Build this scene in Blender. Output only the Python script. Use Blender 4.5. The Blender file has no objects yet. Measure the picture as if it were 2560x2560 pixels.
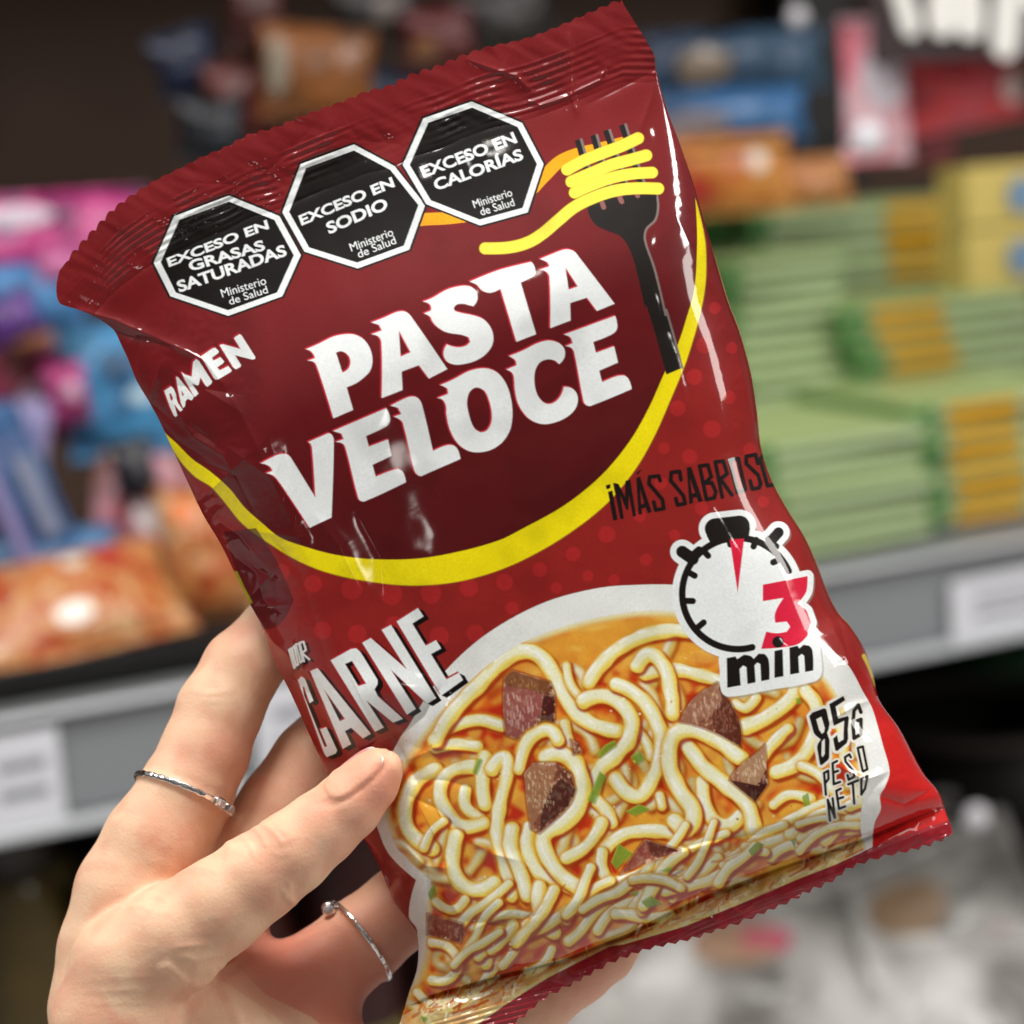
import bpy, math, random
import numpy as np
from mathutils import Vector, Matrix, Euler
# ---------------------------------------------------------------- colour and noise helpers
def lin(c):
    c = c / 255.0
    return c / 12.92 if c <= 0.04045 else ((c + 0.055) / 1.055) ** 2.4
def S(h):
    return np.array([lin(int(h[i:i + 2], 16)) for i in (0, 2, 4)], dtype=np.float32)
def sstep(a, b, x):
    t = np.clip((x - a) / (b - a), 0.0, 1.0)
    return t * t * (3 - 2 * t)
_tab = np.random.RandomState(7).rand(256, 256).astype(np.float32)
def vn(x, y, sc, seed=0):
    """smooth value noise 0..1; sc = feature size"""
    x, y = (x * .8253 - y * .5646) / sc + seed * 17.31, (x * .5646 + y * .8253) / sc + seed * 9.77
    xi = np.floor(x).astype(np.int64); yi = np.floor(y).astype(np.int64)
    fx = x - xi; fy = y - yi
    fx = fx * fx * (3 - 2 * fx); fy = fy * fy * (3 - 2 * fy)
    a = _tab[yi & 255, xi & 255]; b = _tab[yi & 255, (xi + 1) & 255]
    c = _tab[(yi + 1) & 255, xi & 255]; d = _tab[(yi + 1) & 255, (xi + 1) & 255]
    return (a * (1 - fx) + b * fx) * (1 - fy) + (c * (1 - fx) + d * fx) * fy
def seg_dist(X, Y, pts):
    """distance of every X,Y to an open polyline, and the length along it"""
    best = np.full(X.shape, 1e9, np.float32); along = np.zeros(X.shape, np.float32); acc = 0.0
    for (x0, y0), (x1, y1) in zip(pts[:-1], pts[1:]):
        dx, dy = x1 - x0, y1 - y0
        L2 = dx * dx + dy * dy
        if L2 < 1e-9: continue
        t = np.clip(((X - x0) * dx + (Y - y0) * dy) / L2, 0, 1)
        d = np.hypot(X - (x0 + t * dx), Y - (y0 + t * dy))
        m = d < best
        best = np.where(m, d, best); along = np.where(m, acc + t * math.sqrt(L2), along)
        acc += math.sqrt(L2)
    return best, along
def smooth(pts, closed=False, n=5, corner=48):
    """Catmull-Rom through the points, keeping sharp corners sharp"""
    P = [np.array(p[:2], float) for p in pts]; N = len(P); out = []
    def get(i): return P[i % N] if closed else P[max(0, min(N - 1, i))]
    def sharp(i):
        if not closed and (i <= 0 or i >= N - 1): return True
        a = get(i) - get(i - 1); b = get(i + 1) - get(i)
        la, lb = np.hypot(*a), np.hypot(*b)
        if la < 1e-6 or lb < 1e-6: return True
        return math.degrees(math.acos(max(-1, min(1, float(a @ b) / (la * lb))))) > corner
    for i in range(N if closed else N - 1):
        p0, p1, p2, p3 = get(i - 1), get(i), get(i + 1), get(i + 2)
        L = np.hypot(*(p2 - p1))
        def tan(a, b, c, s):
            if s: return None
            v = c - a; return v / max(np.hypot(*v), 1e-6) * L
        m1 = tan(p0, p1, p2, sharp(i)); m2 = tan(p1, p2, p3, sharp((i + 1) % N if closed else i + 1))
        if m1 is None and m2 is None:
            out.append(p1); continue
        if m1 is None: m1 = (p2 - p1) * 1.5 - m2 * .5
        if m2 is None: m2 = (p2 - p1) * 1.5 - m1 * .5
        for k in range(n):
            t = k / n
            out.append((2*t**3 - 3*t*t + 1) * p1 + (t**3 - 2*t*t + t) * m1 + (-2*t**3 + 3*t*t) * p2 + (t**3 - t*t) * m2)
    if not closed: out.append(P[-1])
    return [(float(p[0]), float(p[1])) for p in out]
# ---------------------------------------------------------------- print design of the packet: flat drawing on a numpy canvas
AW, AH = 2440, 2790
canvas = np.zeros((AH, AW, 3), np.float32)
def poly_cov(rings, pad=0):
    """anti-aliased even-odd coverage; returns x0,y0,array"""
    xs = [p[0] for r in rings for p in r]; ys = [p[1] for r in rings for p in r]
    x0 = max(0, int(min(xs)) - 2); x1 = min(AW, int(max(xs)) + 3)
    y0 = max(0, int(min(ys)) - 2); y1 = min(AH, int(max(ys)) + 3)
    if x1 <= x0 or y1 <= y0: return 0, 0, np.zeros((0, 0), np.float32)
    w = x1 - x0
    A = np.concatenate([np.array(r, float) for r in rings]); B = np.concatenate([np.roll(np.array(r, float), -1, 0) for r in rings])
    cov = np.zeros((y1 - y0, w + 1), np.float32); SUB = 3
    for j in range((y1 - y0) * SUB):
        y = y0 + (j + .5) / SUB
        m = (A[:, 1] <= y) != (B[:, 1] <= y)
        if not m.any(): continue
        a, b = A[m], B[m]
        X = np.sort(a[:, 0] + (y - a[:, 1]) * (b[:, 0] - a[:, 0]) / (b[:, 1] - a[:, 1])) - x0
        row = cov[j // SUB]
        for k in range(0, len(X) - 1, 2):
            l, r = max(X[k], 0), min(X[k + 1], w)
            if r <= l: continue
            li, ri = int(l), int(r)
            if li == ri: row[li] += r - l
            else:
                row[li] += li + 1 - l; row[li + 1:ri] += 1
                if ri <= w: row[ri] += r - ri
    return x0, y0, cov[:, :w] / SUB
def put(x0, y0, cov, col):
    h, w = cov.shape
    if h == 0: return
    reg = canvas[y0:y0 + h, x0:x0 + w]
    reg += (col - reg) * cov[..., None]
def fill(rings, col, a=1.0, off=(0, 0)):
    if isinstance(rings[0], tuple): rings = [rings]
    rings = [[(p[0] + off[0], p[1] + off[1]) for p in r] for r in rings]
    x0, y0, c = poly_cov(rings); put(x0, y0, c * a, col)
def line(pts, w, col, a=1.0, closed=False, square=False):
    if closed: pts = list(pts) + [pts[0]]
    xs = [p[0] for p in pts]; ys = [p[1] for p in pts]; m = w / 2 + 2
    x0, x1 = max(0, int(min(xs) - m)), min(AW, int(max(xs) + m) + 1); y0, y1 = max(0, int(min(ys) - m)), min(AH, int(max(ys) + m) + 1)
    if x1 <= x0 or y1 <= y0: return
    Y, X = np.mgrid[y0:y1, x0:x1].astype(np.float32) + .5
    d, _ = seg_dist(X, Y, pts)
    put(x0, y0, np.clip(w / 2 - d + .5, 0, 1) * a, col)
def blob(cx, cy, r, col, a=1.0, soft=1.0):
    x0, x1 = max(0, int(cx - r - 3)), min(AW, int(cx + r + 3)); y0, y1 = max(0, int(cy - r - 3)), min(AH, int(cy + r + 3))
    Y, X = np.mgrid[y0:y1, x0:x1].astype(np.float32) + .5
    put(x0, y0, np.clip((r - np.hypot(X - cx, Y - cy)) / soft + .5, 0, 1) * a, col)
def cr(x0, y0, s):           # a tracing sheet: its origin on the drawing and its enlargement
    return lambda pts: [(x0 + p[0] / s, y0 + p[1] / s) for p in pts]
k1 = cr(100, 0, 2.1467); k2 = cr(900, 0, 2.1467); k3 = cr(350, 700, 2.1467); k4 = cr(1200, 700, 2.1467)
k6 = cr(800, 1560, 1.932); k7 = cr(1560, 1500, 1.932); k9 = cr(1760, 1200, 2.415)
c1 = cr(640, 580, 4.025); c2 = cr(1080, 580, 4.025); c3 = cr(640, 900, 4.025); c4 = cr(1080, 780, 3.7154)
c5 = cr(370, 780, 6.0375); c6 = cr(720, 1480, 3.864); c7 = cr(1980, 1720, 5.366); c8 = cr(1500, 1100, 4.025)
WHITE, BLACK = S('e9edec'), S('1c1714')

# lettering: built-in sans face turned to polygons, laid in a quad (baseline left, baseline right, top left)
def glyphs(txt, bold):
    cu = bpy.data.curves.new('lettering_tmp', 'FONT'); cu.body = txt; cu.offset = bold; cu.resolution_u = 4
    ob = bpy.data.objects.new('lettering_tmp', cu); bpy.context.scene.collection.objects.link(ob)
    dg = bpy.context.evaluated_depsgraph_get(); me = bpy.data.meshes.new_from_object(ob.evaluated_get(dg))
    me.calc_loop_triangles(); v = np.array([w.co[:2] for w in me.vertices]); tris = [list(p.vertices) for p in me.loop_triangles]
    bpy.data.objects.remove(ob); bpy.data.curves.remove(cu); bpy.data.meshes.remove(me)
    return v, tris
def text(txt, bl, br, tl, col=WHITE, bold=0.0, cap=0.69):
    v, tris = glyphs(txt, bold)
    x0, x1 = v[:, 0].min(), v[:, 0].max()
    bl, br, tl = map(np.array, (bl, br, tl))
    u = (v[:, 0] - x0) / (x1 - x0); w = v[:, 1] / cap * .97
    P = bl + u[:, None] * (br - bl) + w[:, None] * (tl - bl)
    xs0, ys0 = P.min(0).astype(int) - 2; xs1, ys1 = P.max(0).astype(int) + 3
    Q = 4; W, H = (xs1 - xs0) * Q, (ys1 - ys0) * Q; M = np.zeros((H, W), bool)
    for t in tris:                         # fan of each face, sampled on a 4x grid
        f = (P[t] - (xs0, ys0)) * Q
        for i in range(1, len(f) - 1):
            a, b, c = f[0], f[i], f[i + 1]
            lo = np.maximum(np.floor(np.minimum(np.minimum(a, b), c)).astype(int), 0); hi = np.ceil(np.maximum(np.maximum(a, b), c)).astype(int) + 1
            yy, xx = np.mgrid[lo[1]:min(hi[1], H), lo[0]:min(hi[0], W)] + .5
            e = lambda p, q: (xx - p[0]) * (q[1] - p[1]) - (yy - p[1]) * (q[0] - p[0])
            e1, e2, e3 = e(a, b), e(b, c), e(c, a)
            M[lo[1]:min(hi[1], H), lo[0]:min(hi[0], W)] |= ((e1 >= 0) & (e2 >= 0) & (e3 >= 0)) | ((e1 <= 0) & (e2 <= 0) & (e3 <= 0))
    put(xs0, ys0, M.reshape(H // Q, Q, W // Q, Q).mean((1, 3)).astype(np.float32), col)

def paint_print():
    global canvas
    Y, X = np.mgrid[0:AH, 0:AW].astype(np.float32)
    # film ground: maroon field above the swoosh, brighter red below and on the right
    up, dn, brt = S('7a1d20'), S('8e2320'), S('b3201f')
    canvas[:] = up
    t = sstep(900, 1500, Y * .9 + X * .25)[..., None]; canvas += (dn - canvas) * t
    t = (sstep(2080, 2200, X) * sstep(1600, 1760, Y))[..., None]; canvas += (S('c3201e') - canvas) * t
    # swoosh
    outer = [(1738,494),(1752,545),(1763,600),(1766,650),(1764,710),(1754,770),(1736,840),(1712,914),(1675,1003),(1638,1087),(1591,1170),(1526,1250),(1456,1310),(1363,1371),(1258,1422),(1142,1455),(1025,1464),(909,1452),(816,1431),(746,1403),(676,1361),(606,1310),(560,1254),(527,1217),(490,1194),(457,1161),(429,1119),(411,1082),(395,1050)]
    inner = [(395,1050),(411,1080),(443,1110),(480,1147),(527,1180),(574,1222),(611,1268),(653,1306),(699,1343),(760,1366),(839,1387),(932,1398),(1049,1396),(1165,1375),(1250,1350),(1293,1329),(1410,1264),(1503,1189),(1573,1105),(1619,1026),(1661,933),(1694,863),(1717,793),(1736,723),(1743,606),(1741,536),(1738,494)]
    # darker field inside the swoosh
    dark = smooth(inner) + [(1720,420),(1600,250),(1300,330),(900,500),(500,620),(330,760),(350,950)]
    x0, y0, c = poly_cov([dark]); h, w = c.shape
    yy, xx = np.mgrid[y0:y0+h, x0:x0+w].astype(np.float32)
    q = yy + (xx - 1100) * .36
    put(x0, y0, c * sstep(430, 900, q), S('641619')); put(x0, y0, c * sstep(900, 1330, q) * .75, S('4d1214'))
    for (cx, cy, r) in [(702,1431,22),(783,1459,22),(879,1473,26),(979,1485,27),(1077,1483,26),(1172,1469,23),(806,1576,22),(893,1585,23),(1098,1590,24),(1188,1583,22),(985,1560,20),
        (1261,1455,21),(1349,1424,18),(1433,1385,18),(1517,1336,21),(1615,1399,15),(1535,1450,14),(1687,1338,14),(1754,1271,17),(1724,1142,19),(1780,1073,22),(1694,1021,20),(1736,942,20),
        (1761,863,20),(1822,993,17),(1875,1124,17),(1908,1254,14),(1787,770,15),(1652,1208,16),(1830,870,14),(1470,1440,14),(1390,1470,14),(640,1370,18),(1280,1520,16),(1600,1290,15),(1950,1400,12),(1660,1120,15)]:
        blob(cx, cy, r, S('b3292a'), .62, 3)
    # warning stamps, orange ribbon first
    OR = S('f5a414')
    line(smooth(k2([(250,1195),(340,1178),(450,1172),(560,1160)])), 31, OR)
    line(smooth(k2([(930,1010),(1000,935),(1070,868),(1160,828),(1300,795),(1460,755)])), 30, OR)
    def oct_(v):
        v = list(v); cx = sum(p[0] for p in v) / 8; cy = sum(p[1] for p in v) / 8
        g = lambda f: [(cx + (p[0] - cx) * f, cy + (p[1] - cy) * f) for p in v]
        fill(g(1.035), BLACK); fill(g(1.0), WHITE); fill(g(.905), S('15110f'))
    o1 = k1([(720,1160),(1015,1050),(1285,1160),(1400,1370),(1300,1590),(1010,1695),(700,1590),(610,1410)])
    o2 = [(752,410),(885,361),(986,415),(1063,512),(1023,624),(894,671),(761,629),(706,531)]
    o3 = k2([(340,635),(600,545),(870,660),(985,880),(900,1140),(645,1210),(355,1095),(230,885)])
    for o in (o1, o2, o3): oct_(o)
    def T(k, s, bl, br, tl, b): text(s, k([bl])[0], k([br])[0], k([tl])[0], WHITE, b)
    B = .032
    T(k1, 'EXCESO EN', (692,1432), (1230,1225), (678,1386), B)
    T(k1, 'GRASAS', (808,1455), (1212,1338), (790,1403), B)
    T(k1, 'SATURADAS', (748,1568), (1328,1368), (729,1511), B)
    T(k1, 'Ministerio', (980,1597), (1217,1524), (966,1553), 0.0); T(k1, 'de Salud', (1020,1637), (1225,1571), (1008,1597), 0.0)
    T(k1, 'EXCESO EN', (1404,1209), (1905,999), (1385,1159), B)
    T(k1, 'SODIO', (1552,1255), (1872,1116), (1530,1198), B)
    T(k1, 'Ministerio', (1672,1350), (1899,1263), (1657,1307), 0.0); T(k1, 'de Salud', (1712,1385), (1913,1306), (1698,1343), 0.0)
    T(k2, 'EXCESO EN', (342,952), (845,762), (318,897), B)
    T(k2, 'CALORÍAS', (408,1022), (880,852), (388,966), B)
    T(k2, 'Ministerio', (615,1117), (820,1050), (600,1075), 0.0); T(k2, 'de Salud', (652,1157), (832,1103), (638,1115), 0.0)
    # fork
    FK, GR = S('1f1a18'), S('7d706c')
    for a, b in (((1172,748),(1270,1080)), ((1256,724),(1350,1060)), ((1325,698),(1440,1050)), ((1410,668),(1530,1040))):
        (xa, ya), (xb, yb) = k2([a, b]); nx, ny = 9.5, -3.0
        fill([(xa-nx,ya-ny),(xa+nx,ya+ny),(xb+nx,yb+ny),(xb-nx,yb-ny)], FK)
        fill([(xa+nx-6,ya+ny+2),(xa+nx,ya+ny),(xb+nx,yb+ny),(xb+nx-6,yb+ny+2)], GR)
    Lf = k2([(1222,1080),(1225,1140),(1262,1205),(1330,1240),(1400,1270),(1450,1345),(1485,1460),(1530,1660)]) + k4([(890,130),(935,270),(1000,508)])
    Rt = k4([(1085,472),(1048,330),(1000,160)]) + k2([(1640,1690),(1580,1440),(1530,1290),(1537,1230),(1585,1180),(1600,1110),(1592,1040)])
    Lf = smooth(Lf); Rt = smooth(Rt)
    # swoosh goes behind the fork foot
    fill(smooth(outer) + smooth(inner), S('efdc10'))
    line(smooth(outer)[8:], 2.2, S('a8861a'), .7)
    fill(Lf + Rt, FK); line(Rt, 5.5, GR); fill(k2([(1225,1080),(1592,1030),(1590,1090),(1260,1140)]), FK)
    for a, b in (((1300,1090),(1308,1112)), ((1394,1060),(1405,1082)), ((1485,1035),(1490,1050))): line(k2([a, b]), 12, S('8d5a58'))
    YE = S('eede4a')
    for n_, w_ in (([(1112,910),(1200,862),(1300,822),(1400,785),(1492,742)], 29), ([(1135,975),(1240,930),(1350,885),(1450,858),(1536,834)], 29),
                   ([(1152,1034),(1250,990),(1350,955),(1450,934),(1568,926)], 28),
                   ([(672,1333),(800,1328),(900,1302),(980,1254),(1060,1186),(1150,1112),(1250,1062),(1350,1028),(1450,1012),(1600,1012)], 29)):
        P = smooth(k2(n_)); line(P, w_ + 2, S('c9a21c'), .6); line(P, w_, YE)
    # headline
    G = [
     (c1([(500,1180),(640,1120),(770,1055),(880,1030),(980,1030),(1070,1070),(1130,1140),(1165,1230),(1170,1320),(1145,1400),(1090,1460),(1010,1520),(912,1562),(978,1790),(780,1875),(620,1370),(585,1310),(520,1295),(595,1268),(575,1225),(545,1195)]),
      c1([(805,1215),(850,1200),(900,1215),(940,1260),(950,1320),(925,1380),(870,1415)])),
     (c1([(1160,910),(1290,860),(1390,815),(1450,798),(1510,805),(1560,850),(1925,1380),(1740,1475),(1640,1340),(1465,1405),(1475,1590),(1265,1672),(1262,1110),(1230,1050),(1160,1030),(1265,990),(1240,935)]),
      c1([(1437,990),(1555,1210),(1455,1255)])),
     (c2([(-91,700),(0,665),(150,580),(280,545),(370,545),(430,580),(458,640),(450,700),(415,748),(370,735),(310,722),(250,730),(218,765),(230,795),(300,815),(420,840),(520,880),(590,960),(618,1060),(600,1150),(540,1230),(450,1290),(340,1325),(240,1335),(160,1310),(120,1250),(120,1190),(150,1130),(200,1150),(270,1160),(340,1145),(385,1105),(370,1060),(300,1035),(150,1010),(60,960),(4,900),(-20,850),(-81,820),(-10,790),(-11,745),(-40,715)]),),
     (c2([(380,500),(520,440),(680,380),(850,335),(1000,300),(1030,345),(1040,410),(1020,445),(960,475),(893,510),(1048,1028),(850,1105),(690,572),(620,605),(560,610),(500,585),(450,530)]),),
     (c2([(1085,272),(1200,225),(1310,182),(1370,175),(1430,195),(1470,240),(1838,722),(1660,795),(1560,660),(1390,715),(1395,890),(1190,968),(1182,455),(1150,400),(1085,380),(1180,345),(1160,305)]),
      c2([(1342,355),(1468,548),(1375,580)])),
     (c3([(45,1040),(150,985),(230,950),(290,945),(340,970),(380,1030),(598,1385),(565,890),(550,845),(525,825),(640,775),(730,735),(765,755),(783,810),(760,1585),(540,1688),(225,1215),(170,1160),(100,1140),(168,1115),(130,1065)]),),
     (c3([(775,715),(1310,485),(1335,530),(1350,600),(1330,650),(1270,690),(1107,765),(1135,872),(1330,798),(1363,965),(1172,1055),(1205,1175),(1340,1120),(1430,1095),(1480,1130),(1510,1230),(1100,1420),(1060,1420),(1030,1390),(900,880),(870,840),(800,825),(883,795),(860,740)]),),
     (c3([(1355,460),(1450,410),(1540,372),(1600,370),(1640,395),(1670,450),(1780,915)]) + c4([(0,1296),(130,1240),(200,1240),(240,1280),(265,1365),(0,1480)]) + c3([(1660,1170),(1620,1150),(1590,1100),(1480,640),(1450,600),(1385,570),(1462,545),(1430,480)]),),
     (c4([(75,680),(200,625),(330,555),(440,525),(540,530),(620,575),(690,670),(730,790),(747,930),(730,1080),(670,1190),(570,1270),(450,1302),(340,1290),(240,1220),(170,1100),(135,960),(130,870),(100,815),(50,800),(150,760),(145,715),(110,690)]),
      c4([(430,702),(490,735),(530,820),(555,930),(550,1030),(510,1100),(450,1118),(390,1075),(345,960),(325,840),(345,750),(385,710)])),
     (c4([(715,410),(850,355),(980,290),(1080,265),(1170,285),(1225,335),(1235,400),(1215,450),(1180,485),(1140,450),(1070,440),(1000,470),(960,540),(950,640),(975,760),(1030,835),(1090,855),(1150,830),(1200,770),(1225,695),(1290,705),(1340,750),(1355,820),(1330,900),(1260,970),(1160,1020),(1050,1042),(950,1020),(870,960),(800,850),(770,720),(760,600),(740,560),(690,535),(785,495),(775,450),(745,425)]),),
     (c4([(1225,210),(1700,35),(1715,80),(1720,150),(1690,195),(1600,240),(1498,278),(1522,380),(1692,318),(1728,470),(1552,545),(1580,652),(1720,595),(1790,590),(1830,630),(1855,715),(1480,870),(1440,868),(1410,835),(1320,370),(1290,330),(1240,318),(1305,290),(1285,235)]),),
    ]
    G = [[smooth(r, True) for r in g] for g in G]
    RED = S('c42a3c')
    for g in G:
        for o in ((-4.5, -1), (-2.5, -3.5), (-4, -2.5)): fill(g, RED, 1, o)
    for g in G: fill(g, WHITE)
    # side word
    R5 = [[c5([(245,1190),(345,1120),(388,1160),(425,1250),(430,1310),(450,1370),(525,1475),(485,1503),(392,1385),(443,1560),(415,1587),(390,1560),(330,1430)]), c5([(320,1235),(345,1228),(378,1300),(365,1340),(345,1330)])],
          [c5([(425,975),(455,985),(695,1280),(660,1335),(600,1310),(565,1345),(560,1420),(530,1450),(495,1370),(440,1100)]), c5([(500,1185),(545,1245),(520,1275)])],
          [c5([(505,905),(560,945),(660,975),(680,760),(725,705),(770,740),(970,1050),(955,1085),(895,1130),(870,1110),(790,985),(765,1100),(740,1110),(665,1080),(762,1230),(715,1280),(690,1265),(545,1000)])],
          [c5([(800,670),(975,545),(1020,540),(1070,595),(1060,620),(965,690),(990,735),(1090,680),(1150,745),(1130,780),(1045,835),(1080,880),(1210,815),(1265,880),(1250,905),(1055,1020),(1010,1015),(985,980)])],
          [c5([(1080,500),(1130,485),(1400,560),(1300,400),(1310,380),(1385,335),(1410,350),(1620,680),(1615,710),(1570,718),(1310,650),(1405,800),(1395,830),(1325,865),(1290,840)])]]
    for g in R5:
        for o in ((-5, -2), (-3, -5)): fill(g, S('a8202c'), 1, o)
    for g in R5: fill(g, WHITE)
    # slogan
    D = S('1d1413')
    fill(c8([(58,455),(105,442),(105,485),(65,498)]), D); fill(c8([(80,520),(125,508),(178,805),(132,812)]), D)
    fill(c8([(130,430),(188,440),(250,570),(255,410),(305,400),(365,765),(330,772),(292,560),(285,700),(265,705),(205,560),(240,790),(205,800)]), D)
    fill([c8([(365,380),(402,365),(522,725),(480,738),(460,680),(420,690),(425,745),(385,752)]), c8([(405,500),(445,640),(415,645)])], D)
    fill(c8([(385,312),(428,295),(382,345),(356,352)]), D)
    fill([c8([(872,278),(918,268),(1037,615),(990,630),(972,575),(935,585),(937,635),(898,647)]), c8([(905,390),(955,530),(927,540)])], D)
    for P, cl in (([(605,410),(590,362),(500,372),(492,440),(628,600),(642,690),(560,705),(542,625)], 0), ([(815,400),(800,317),(717,327),(712,410),(838,560),(858,640),(780,655),(762,590)], 0),
                  ([(1002,262),(1072,600),(1150,582),(1165,520),(1125,430),(1052,436),(1072,420),(1120,370),(1085,252),(1002,262)], 0),
                  ([(1230,575),(1160,222),(1240,212),(1280,340),(1212,392),(1325,552)], 0), ([(1302,202),(1390,187),(1462,500),(1382,528)], 1),
                  ([(1590,235),(1565,147),(1472,165),(1472,240),(1590,352),(1618,440),(1600,482),(1532,495),(1512,412)], 0), ([(1640,160),(1612,190),(1685,460),(1790,445)], 0)):
        line(c8(P), 10.2, D, 1, bool(cl))
    # overprint of the side seam on the left flank
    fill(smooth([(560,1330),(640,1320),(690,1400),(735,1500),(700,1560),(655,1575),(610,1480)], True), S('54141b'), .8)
    line([(590,1432),(606,1468),(626,1505)], 9, S('a9a02a')); line(smooth([(2160,1640),(2176,1672),(2190,1712)]), 11, S('d2b53c'))
    paint_bowl(X, Y)
    # flavour word with hard black drop shade
    C6 = [[c6([(95,850),(130,815),(165,840),(245,1050),(210,1075),(158,920),(140,915),(155,1000),(355,1500),(378,1488),(310,1325),(370,1305),(475,1530),(460,1560),(375,1595),(350,1560),(220,1200)])],
          [c6([(215,765),(285,735),(800,1370),(725,1415),(610,1310),(550,1345),(610,1470),(530,1515)]), c6([(345,935),(550,1225),(500,1250)])],
          [c6([(412,660),(610,550),(660,545),(700,580),(865,850),(865,890),(835,940),(870,1010),(1110,1225),(1015,1262),(755,1045),(925,1310),(840,1350)]), c6([(550,695),(620,665),(755,885),(680,910)])],
          [c6([(718,490),(800,445),(1150,750),(905,365),(995,318),(1430,1025),(1345,1080),(990,745),(1235,1130),(1150,1185)])],
          [c6([(1050,285),(1255,155),(1310,235),(1200,305),(1330,520),(1430,465),(1480,545),(1380,600),(1530,845),(1650,780),(1690,850),(1480,1000)])]]
    for g in C6:
        for i in range(1, 8): fill(g, S('130c0c'), 1, (i * 2.0, i * .9))
    for g in C6:
        for o in ((-4, -2), (-2, -4)): fill(g, S('b0242e'), 1, o)
    for g in C6: fill(g, WHITE)
    for dx, c_ in ((9, S('130c0c')), (0, WHITE)):
        for P in ([(10,560),(60,735),(75,700),(40,620),(30,545),(10,560)], [(60,520),(98,700),(75,712),(40,545),(60,520)], [(75,505),(120,680),(140,665),(105,500),(75,505)], [(155,670),(112,490),(150,480),(172,560),(135,590),(205,650)]):
            line([(x + dx, y + dx * .5) for x, y in c6(P)], 5, c_)
    # stopwatch
    W2 = WHITE
    ctr = (1844.5, 1484); ring = lambda a0, a1, r: [(ctr[0] + r * math.cos(math.radians(a)), ctr[1] + r * math.sin(math.radians(a))) for a in np.linspace(a0, a1, 60)]
    cw = k4([(1262,1335),(1392,1320)]); kl = k4([(1085,1458),(1142,1497)]); kr = k4([(1602,1355),(1560,1402)])
    three = smooth(k9([(355,632),(625,580),(625,620),(615,680),(565,745),(620,790),(645,860),(625,940),(570,990),(480,1010),(345,1020),(350,1000),(375,915),(440,925),(500,915),(520,885),(500,855),(430,862),(430,800),(480,712),(355,732)]), True, corner=30)
    mb = smooth(k9([(120,1055),(400,1000),(680,955),(690,1060),(695,1160),(665,1200),(400,1250),(155,1292),(120,1270),(112,1150)]), True, corner=80)
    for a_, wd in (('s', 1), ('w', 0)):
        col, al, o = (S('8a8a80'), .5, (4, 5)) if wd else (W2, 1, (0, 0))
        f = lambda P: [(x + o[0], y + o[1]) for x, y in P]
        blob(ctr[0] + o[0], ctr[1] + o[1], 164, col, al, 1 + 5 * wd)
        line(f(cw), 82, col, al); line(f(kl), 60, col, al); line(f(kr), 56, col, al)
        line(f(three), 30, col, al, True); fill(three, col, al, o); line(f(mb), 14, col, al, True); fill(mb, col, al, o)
    line(ring(-24, -360 + 75, 139), 17, BLACK)
    line(cw, 52, BLACK); fill(k4([(1215,1370),(1450,1330),(1440,1395),(1240,1420)]), BLACK); line(kl, 30, BLACK); line(kr, 26, BLACK)
    line(k4([(1130,1490),(1175,1450)]), 20, BLACK); line(k4([(1545,1390),(1590,1430)]), 16, BLACK)
    for a, b in (((1337,1385),(1344,1420)), ((1482,1395),(1468,1430)), ((1198,1452),(1224,1480)), ((1608,1500),(1574,1515)), ((1118,1568),(1152,1587)), ((1105,1722),(1142,1723)), ((1172,1862),(1200,1838))): line(k4([a, b]), 16, BLACK)
    RD = S('d3213f')
    fill(k4([(1340,1392),(1418,1388),(1383,1678)]), RD); fill(three, RD)
    for P in ([(137,1075),(190,1065),(200,1082),(240,1055),(280,1062),(300,1080),(330,1048),(365,1050),(390,1085),(395,1205),(345,1215),(340,1112),(322,1102),(305,1120),(312,1222),(262,1232),(256,1130),(236,1120),(215,1142),(222,1240),(140,1255)],
              [(425,1032),(475,1022),(480,1185),(425,1195)], [(515,1012),(565,1000),(575,1017),(600,995),(635,1000),(655,1030),(660,1150),(610,1160),(605,1062),(590,1050),(570,1067),(575,1165),(520,1175)]): fill(smooth(k9(P), True, corner=35), BLACK)
    blob(*k9([(447, 978)])[0], 14.5, BLACK)
    # weight
    eight = [c7([(230,380),(270,330),(430,270),(460,285),(505,480),(490,560),(470,600),(505,700),(500,940),(480,970),(400,1035),(375,1030),(335,800),(345,750),(385,690),(320,640),(290,600)]), c7([(325,420),(395,385),(440,540),(430,590),(400,615),(365,560)]), c7([(400,720),(435,680),(440,700),(440,880),(410,930),(395,900)])]
    five = [c7([(500,215),(690,105),(715,165),(585,250),(620,410),(750,375),(765,400),(750,560),(755,680),(735,740),(610,845),(580,840),(550,680),(605,630),(625,730),(690,690),(690,600),(700,440),(560,510)])]
    gee = c7([(925,325),(890,230),(832,305),(818,480),(832,675),(925,620),(925,420),(875,440)])
    small = [(c7([(455,1430),(430,1140),(485,1110),(490,1220),(450,1270)]), 0), (c7([(605,980),(545,1010),(560,1290),(645,1260)]), 0), (c7([(555,1135),(615,1112)]), 0), (c7([(790,930),(770,890),(710,930),(720,990),(830,1120),(835,1190),(760,1230),(745,1170)]), 0),
             (c7([(882,805),(950,785),(1010,1090),(950,1120)]), 1), (c7([(510,1780),(480,1500),(575,1740),(545,1480)]), 0), (c7([(655,1350),(595,1380),(630,1620),(712,1590)]), 0), (c7([(610,1490),(685,1465)]), 0), (c7([(755,1292),(885,1240)]), 0), (c7([(815,1270),(835,1550)]), 0), (c7([(930,1220),(1012,1182),(980,1350),(930,1430)]), 1)]
    CW = S('e4e2d8')
    for g in (eight[0], five[0]): line(g, 14, CW, 1, True); fill(g, CW)
    line(gee, 22, CW)
    for P, cl in small: line(P, 15, CW, 1, bool(cl))
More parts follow.
